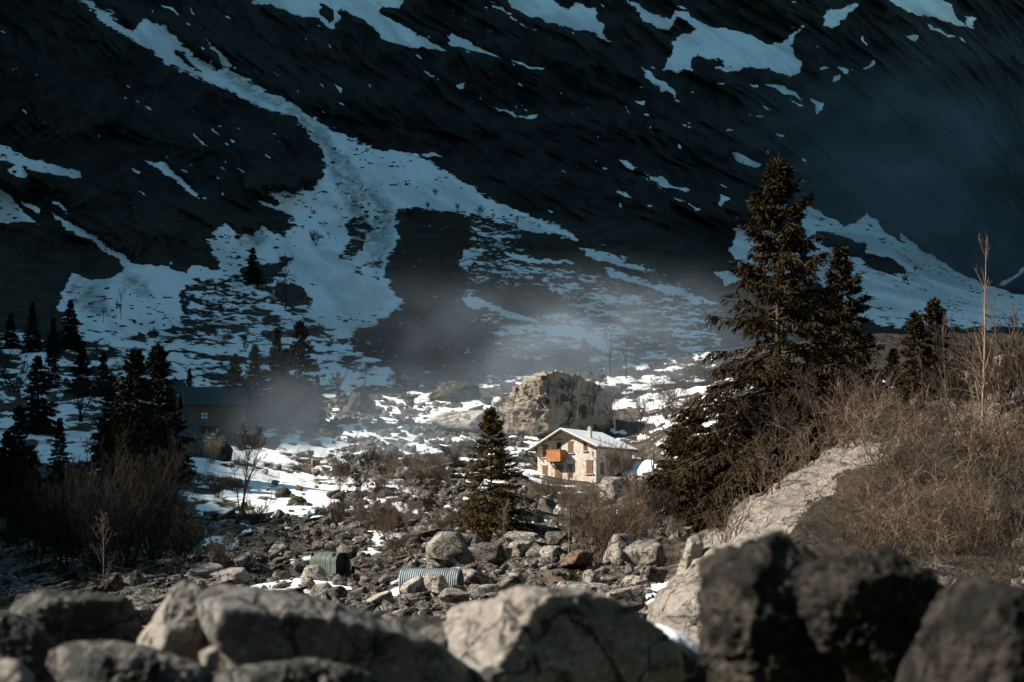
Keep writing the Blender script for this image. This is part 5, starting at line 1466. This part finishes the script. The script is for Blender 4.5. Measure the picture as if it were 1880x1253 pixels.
bare(1170, 1010, 940, shrub_brown, 3.8, 'brown bush above the dark boulders left of the slab', depth=84, **SH)
for k, (px, py, t_) in enumerate([(800, 360, 330), (840, 388, 365), (880, 398, 372), (905, 402, 380), (950, 410, 392), (990, 420, 402), (785, 385, 362), (410, 640, 610), (450, 650, 615), (395, 620, 590), (340, 655, 620), (500, 660, 628), (430, 700, 665), (620, 700, 672), (285, 620, 590), (1015, 640, 615), (1190, 640, 610), (930, 600, 580), (1260, 540, 515), (1230, 520, 498), (1290, 560, 530), (1680, 500, 480), (1660, 520, 500)]):
    bare(px, py, py - (py - t_) * (.35 + .35 * ((k * 7) % 5) / 5), far_shrub, k * 1.3, 'small dark bush poking out of the snowy slope', group='bushes on the snowy slope', **SH)

rb = np.random.default_rng(91)
for k, (px, py) in enumerate([(1175, 770), (1200, 745), (1230, 760), (1262, 745), (1285, 780), (1215, 825), (1255, 835), (1290, 845), (1240, 790), (1190, 800), (1270, 710), (1300, 720)]):
    bare(px, py, py - rb.uniform(30, 62), [shrub_grey, tree_fork, shrub_brown, tree_round][k % 4], rb.uniform(0, 6), 'hazy leafless brush on the slope between the house and the tallest spruce', group='brush right of the house', **SH)
for k in range(44):
    px, py = rb.uniform(600, 850), rb.uniform(850, 985)
    bare(px, py, py - rb.uniform(20, 44), [shrub_grey, shrub_brown, shrub_dark][k % 3], rb.uniform(0, 6), 'leafless brush on the rocky bank left of the small spruce', group='brush on the rocky bank', **SH)
for k in range(16):
    px, py = rb.uniform(0, 420), rb.uniform(890, 1060)
    bare(px, py, py - rb.uniform(40, 90), [shrub_dark, wands, shrub_dark][k % 3], rb.uniform(0, 6), 'dark leafless brush in the left shade', group='brush in the left shade', **SH)
for k in range(14):
    px, py = rb.uniform(1040, 1260), rb.uniform(900, 1030)
    bare(px, py, py - rb.uniform(26, 56), [shrub_grey, shrub_brown, shrub_brown][k % 3], rb.uniform(0, 6), 'leafless brush on the brown bank below the house', group='brush below the house', **SH)

# the bramble bank on the right
def slab_point(px, py):
    pr = SLAB.reshape(-1, 3); sx = CX + pr[:, 0] / pr[:, 1] * F; sy = EY - pr[:, 2] / pr[:, 1] * F
    k = np.argmin((sx - px) ** 2 + (sy - py) ** 2)
    return pr[k]


def bramble_meshes(seed, Ht, n, arch, wood, minr=.007):
    r = np.random.default_rng(seed); K = 12; s = np.linspace(0, 1, K)
    P_, R_ = [], []
    for k in range(n):
        a_ = r.uniform(0, 6.28); L = Ht * r.uniform(.7, 1.7); hgt = Ht * r.uniform(.45, 1.0); ar = arch * r.uniform(.1, 1.3)
        x = L * .62 * s * r.uniform(.3, 1); z = hgt * (s * (1 + ar) - ar * s ** 2.2)
        pts = np.stack([np.cos(a_) * x, np.sin(a_) * x, z], 1) + np.array([*r.normal(0, .22 * Ht, 2), 0])
        pts[1:] += np.cumsum(r.normal(0, .018 * Ht, (K - 1, 3)), 0)
        P_.append(pts); R_.append(np.maximum(r.uniform(.008, .019) * (1 - .7 * s), minr * .8))
    P_, R_ = np.stack(P_), np.stack(R_)
    v, f_ = tubes(P_, R_, 4)
    st_ = mesh_data('stems', v, f_, wood)
    P2, R2 = grow(r, P_, R_, 4, .38, .7, .1, 5, .15, .16, .75); R2 = np.maximum(R2, minr * .8)
    P3, R3 = grow(r, P2, R2, 2, .5, .8, .05, 4, .15, .2, .8); R3 = np.maximum(R3, minr * .7)
    v2, f2 = tubes(P2, R2, 3); v3, f3 = tubes(P3, R3, 3)
    return st_, mesh_data('crown', np.concatenate([v2, v3]), np.concatenate([f2, f3 + len(v2)]), wood), Ht


br = [bramble_meshes(61, 2.0, 22, .7, M['bramble']), bramble_meshes(62, 2.6, 16, .5, M['bramble']), bramble_meshes(63, 1.4, 22, .9, M['bramble'], .006), bramble_meshes(64, 2.0, 24, .8, BD), bramble_meshes(65, 2.6, 14, .6, BD), bramble_meshes(66, 2.8, 7, .8, M['bark_pale'])]
r = np.random.default_rng(77)
BR_POLY = np.array([(1440, 980), (1500, 900), (1590, 830), (1700, 800), (1890, 790), (1890, 1080), (1780, 1080), (1600, 1020)], float)
k = 0
while k < 60:
    px, py = r.uniform(1420, 1900), r.uniform(780, 1090)
    if sdf(BR_POLY, np.array([px]), np.array([py]))[0] < 0: continue
    g_ = slab_point(px, py) if px < 1800 and py < 1080 else ground(px, py)
    q_ = np.clip((px - 1420) / 280, .35, 1)
    m_ = br[[0, 1, 3, 4, 4, 4, 5, 5][r.integers(8)]]
    plant(m_, g_ - np.array([0, 0, .15]), r.uniform(.9, 2.0) * q_ * g_[1] / 36, r.uniform(0, 6.28), 'tangled leafless bramble bush on the right-hand bank', 'bramble', 'brambles covering the right-hand bank', 'bramble_bush', ('stems', 'crown'))
    k += 1
for k in range(24):
    px = r.uniform(1560, 1830); py = 800 + max(0, px - 1720) * .25 + r.uniform(-6, 40)
    g_ = slab_point(px, py)
    plant(br[[0, 1, 3, 5, 5, 4][k % 6]], g_ - np.array([0, 0, .2]), r.uniform(1.3, 2.6) * g_[1] / 42, r.uniform(0, 6.28), 'tangled leafless bramble bush on the right-hand bank', 'bramble', 'brambles covering the right-hand bank', 'bramble_bush', ('stems', 'crown'))
for k in range(16):
    px, py = r.uniform(1900, 2160), r.uniform(790, 1150)
    g_ = ground(px, py)
    plant(br[[0, 3, 4, 4, 5][r.integers(5)]], g_ - np.array([0, 0, .15]), r.uniform(1.0, 2.0) * g_[1] / 36, r.uniform(0, 6.28), 'tangled leafless bramble bush on the right-hand bank', 'bramble', 'brambles covering the right-hand bank', 'bramble_bush', ('stems', 'crown'))
for (px, py, hgt, m_, rz, d, lb) in [(1400, 925, 115, br[2], .3, 40, 'bramble with long arching pale stems on the crest of the slab'), (1470, 890, 100, br[2], 1.3, 42, 'bramble arching over the middle of the slab'),
                                   (1550, 840, 110, br[2], 2.1, 44, 'bramble at the top of the slab against the dark spruces'), (1330, 1000, 90, br[2], .2, 34, 'sparse bramble on the lower slab'), (1300, 1180, 60, br[2], 1.2, 22, 'pale dry twigs at the foot of the slab'),
                                   (1440, 830, 120, br[3], .9, 46, 'dark bramble behind the crest of the slab'), (1510, 800, 130, br[3], 2.9, 50, 'dark bramble below the second-tallest spruce')]:
    g_ = P(px, py, d)
    plant(m_, g_, hgt / F * d, rz, lb, 'bramble', None, 'bramble_bush', ('stems', 'crown'))
bare(1803, 860, 458, sapl, .2, 'tallest pale slender sapling on the right bank', 'sapling', depth=46, name='sapling')
bare(1752, 860, 600, sapl2, .9, 'shorter forked sapling left of the tallest one', 'sapling', depth=48, name='sapling')
bare(1842, 860, 560, sapl2, 2.0, 'thin crooked sapling right of the tallest one', 'sapling', depth=47, name='sapling')
bare(1690, 850, 660, sapl2, 2.9, 'thin sapling in front of the dark spruce pair', 'sapling', depth=47, name='sapling')
bare(1640, 880, 690, sapl2, .3, 'thin sapling left of the dark spruce pair', 'sapling', depth=44, name='sapling')
bare(1700, 1060, 790, sapl2, 1.6, 'bare crooked stem standing above the dark overhanging boulder', 'sapling', depth=30, name='sapling')
bare(1580, 960, 760, sapl, 1.1, 'thin pale sapling rising from the brambles in the middle of the bank', 'sapling', depth=38, name='sapling')
bare(1870, 800, 610, shrub_brown, .4, 'brown bush at the right edge of the bank', depth=60, **SH)
bare(1760, 790, 640, shrub_dark, 1.4, 'dark bush on the bank behind the tall sapling', depth=66, **SH)
bare(1600, 800, 690, shrub_dark, 2.4, 'dark bush on the bank below the second-tallest spruce', depth=72, **SH)
bare(1830, 790, 630, shrub_dark, 3.1, 'dark bush on the bank right of the tall sapling', depth=68, **SH)

# dry grass and heath: nobody could count the blades
def grass(poly, n, h0, h1, wd, mat, seed, on_slab=False, rocky=False):
    r = np.random.default_rng(seed); pl = np.array(poly, float); C = []
    while len(C) < n:
        px, py = r.uniform(pl[:, 0].min(), pl[:, 0].max()), r.uniform(pl[:, 1].min(), pl[:, 1].max())
        if sdf(pl, np.array([px]), np.array([py]))[0] < 0: continue
        fi = int(np.interp(px, gx, np.arange(NX))); fj = int(np.interp(py, gy, np.arange(NY)))
        if not on_slab and snow[fj, fi] > -.05: continue
        C.append(slab_point(px, py) if on_slab else ground(px, py))
    C = np.array(C); C[:, 2] -= .03
    C = np.repeat(C, 7, 0) + np.concatenate([r.normal(0, .18, (n * 7, 2)), np.zeros((n * 7, 1))], 1)
    A_ = unit(np.concatenate([r.normal(0, .55, (n * 7, 2)), np.ones((n * 7, 1))], 1))
    V, Fq = cards(C, A_, np.full(n * 7, wd) * r.uniform(.6, 1.4, n * 7), r.uniform(h0, h1, n * 7), r, .1)
    return V, Fq


Vs, Fs, off = [], [], 0
for args in [([(640, 840), (740, 890), (850, 870), (1000, 880), (1250, 900), (1270, 1000), (1180, 1020), (1000, 1000), (740, 1010), (640, 980)], 2600, .15, .55, .035, None, 1),
             ([(540, 1000), (640, 980), (760, 990), (740, 1040), (600, 1060)], 900, .1, .35, .03, None, 2),
             ([(1080, 960), (1250, 960), (1240, 1030), (1060, 1060)], 900, .15, .5, .03, None, 3),
             ([(1500, 690), (1890, 680), (1890, 830), (1500, 830)], 1600, .15, .5, .03, None, 4),
             ([(1470, 900), (1620, 810), (1740, 815), (1800, 840), (1800, 1000), (1700, 1030), (1500, 990)], 2600, .03, .12, .014, None, 5, True),
             ([(1780, 830), (2150, 830), (2150, 1080), (1760, 1120)], 1500, .06, .22, .018, None, 6),
             ([(-20, 940), (320, 940), (320, 1090), (-20, 1100)], 1100, .1, .5, .03, None, 8),
             ([(330, 940), (600, 930), (640, 1000), (420, 1060)], 700, .1, .4, .03, None, 7)]:
    v, f_ = grass(*args)
    Vs.append(v); Fs.append(f_ + off); off += len(v)
sl = np.random.default_rng(123); C = []
plS = np.array([(560, 700), (640, 620), (720, 560), (740, 400), (860, 400), (1060, 440), (1320, 560), (1320, 690), (900, 690)], float)
while len(C) < 3200:
    px, py = sl.uniform(550, 1330), sl.uniform(390, 700)
    if sdf(plS, np.array([px]), np.array([py]))[0] < 0: continue
    fi = int(np.interp(px, gx, np.arange(NX))); fj = int(np.interp(py, gy, np.arange(NY)))
    if snow[fj, fi] > -.2 or nC[fj, fi] < -.15: continue
    C.append(ground(px, py))
C = np.repeat(np.array(C), 9, 0); C = C + np.concatenate([sl.normal(0, .8, (len(C), 2)), np.zeros((len(C), 1))], 1)
v, f_ = cards(C, unit(np.concatenate([sl.normal(0, .6, (len(C), 2)), np.ones((len(C), 1))], 1)), sl.uniform(.08, .22, len(C)), sl.uniform(.3, 1.1, len(C)), sl, .15)
tag(mk('scrub', v, f_, M['heath'], None, False), kind='stuff')
tag(mk('dry_grass', np.concatenate(Vs), np.concatenate(Fs), M['heath'], None, False), kind='stuff')
# ---------------------------------------------------------------- mist and cloud
def mist(name, c, rad, dens, seed, nscale, col=(.68, .84, 1.0), aniso=.2, lo=.42, hi=.75, edge=1.0):
    m = bpy.data.materials.new(name); m.use_nodes = True
    t = m.node_tree; t.nodes.clear()
    out = t.nodes.new('ShaderNodeOutputMaterial'); pv = t.nodes.new('ShaderNodeVolumePrincipled')
    tc = t.nodes.new('ShaderNodeTexCoord')
    def mth(op, a_, b_=0.0):
        n = t.nodes.new('ShaderNodeMath'); n.operation = op
        for k, v in enumerate((a_, b_)):
            if hasattr(v, 'is_output'): t.links.new(v, n.inputs[k])
            else: n.inputs[k].default_value = v
        return n.outputs[0]
    ln = t.nodes.new('ShaderNodeVectorMath'); ln.operation = 'LENGTH'; t.links.new(tc.outputs['Object'], ln.inputs[0])
    fall = t.nodes.new('ShaderNodeMapRange'); fall.interpolation_type = 'SMOOTHSTEP'
    t.links.new(ln.outputs['Value'], fall.inputs[0])
    for k, v in ((1, 1.0), (2, 1 - edge), (3, 0.0), (4, 1.0)): fall.inputs[k].default_value = v
    no = t.nodes.new('ShaderNodeTexNoise'); no.inputs['Scale'].default_value = nscale; no.inputs['Detail'].default_value = 5; no.inputs['Roughness'].default_value = .6; no.inputs['Distortion'].default_value = .7
    mp = t.nodes.new('ShaderNodeMapping'); mp.inputs['Location'].default_value = (seed * 3.7, seed * 1.3, seed * 2.1); mp.inputs['Scale'].default_value = (1, 1, rad[2] / rad[0] * 1.6)
    t.links.new(tc.outputs['Object'], mp.inputs[0]); t.links.new(mp.outputs[0], no.inputs['Vector'])
    nr = t.nodes.new('ShaderNodeMapRange'); nr.interpolation_type = 'SMOOTHSTEP'
    t.links.new(no.outputs[0], nr.inputs[0])
    for k, v in ((1, lo), (2, hi), (3, 0.06), (4, 1.0)): nr.inputs[k].default_value = v
    d = mth('MULTIPLY', mth('MULTIPLY', nr.outputs[0], fall.outputs[0]), dens)
    t.links.new(d, pv.inputs['Density'])
    pv.inputs['Color'].default_value = (*col, 1); pv.inputs['Anisotropy'].default_value = aniso
    t.links.new(pv.outputs[0], out.inputs['Volume'])
    V, Fc = ico(3)
    o = mk(name, V * 1.0, Fc, m, None, True, tuple(c))
    o.scale = rad
    return tag(o, kind='stuff')


mist('mist', P(1140, 640, 262), (46, 20, 20), .075, 1, 2.6, lo=.46, hi=.70)
mist('mist', P(1080, 712, 228), (34, 7, 11), .06, 2, 2.8, lo=.40, hi=.70)
mist('mist', P(850, 640, 275), (54, 22, 22), .028, 3, 2.4, lo=.44, hi=.72)
mist('mist', P(680, 805, 208), (34, 17, 14), .065, 4, 2.4, lo=.38, hi=.72)
mist('mist', P(505, 735, 226), (30, 9, 17), .011, 5, 2.2, lo=.38, hi=.72)
mist('cloud', P(1790, 340, 520), (105, 90, 68), .015, 6, 2.3, col=(.92, .95, .98), lo=.42, hi=.70)
mist('cloud', P(1560, 250, 540), (66, 60, 32), .009, 7, 2.4, col=(.92, .95, .98), lo=.44, hi=.72)
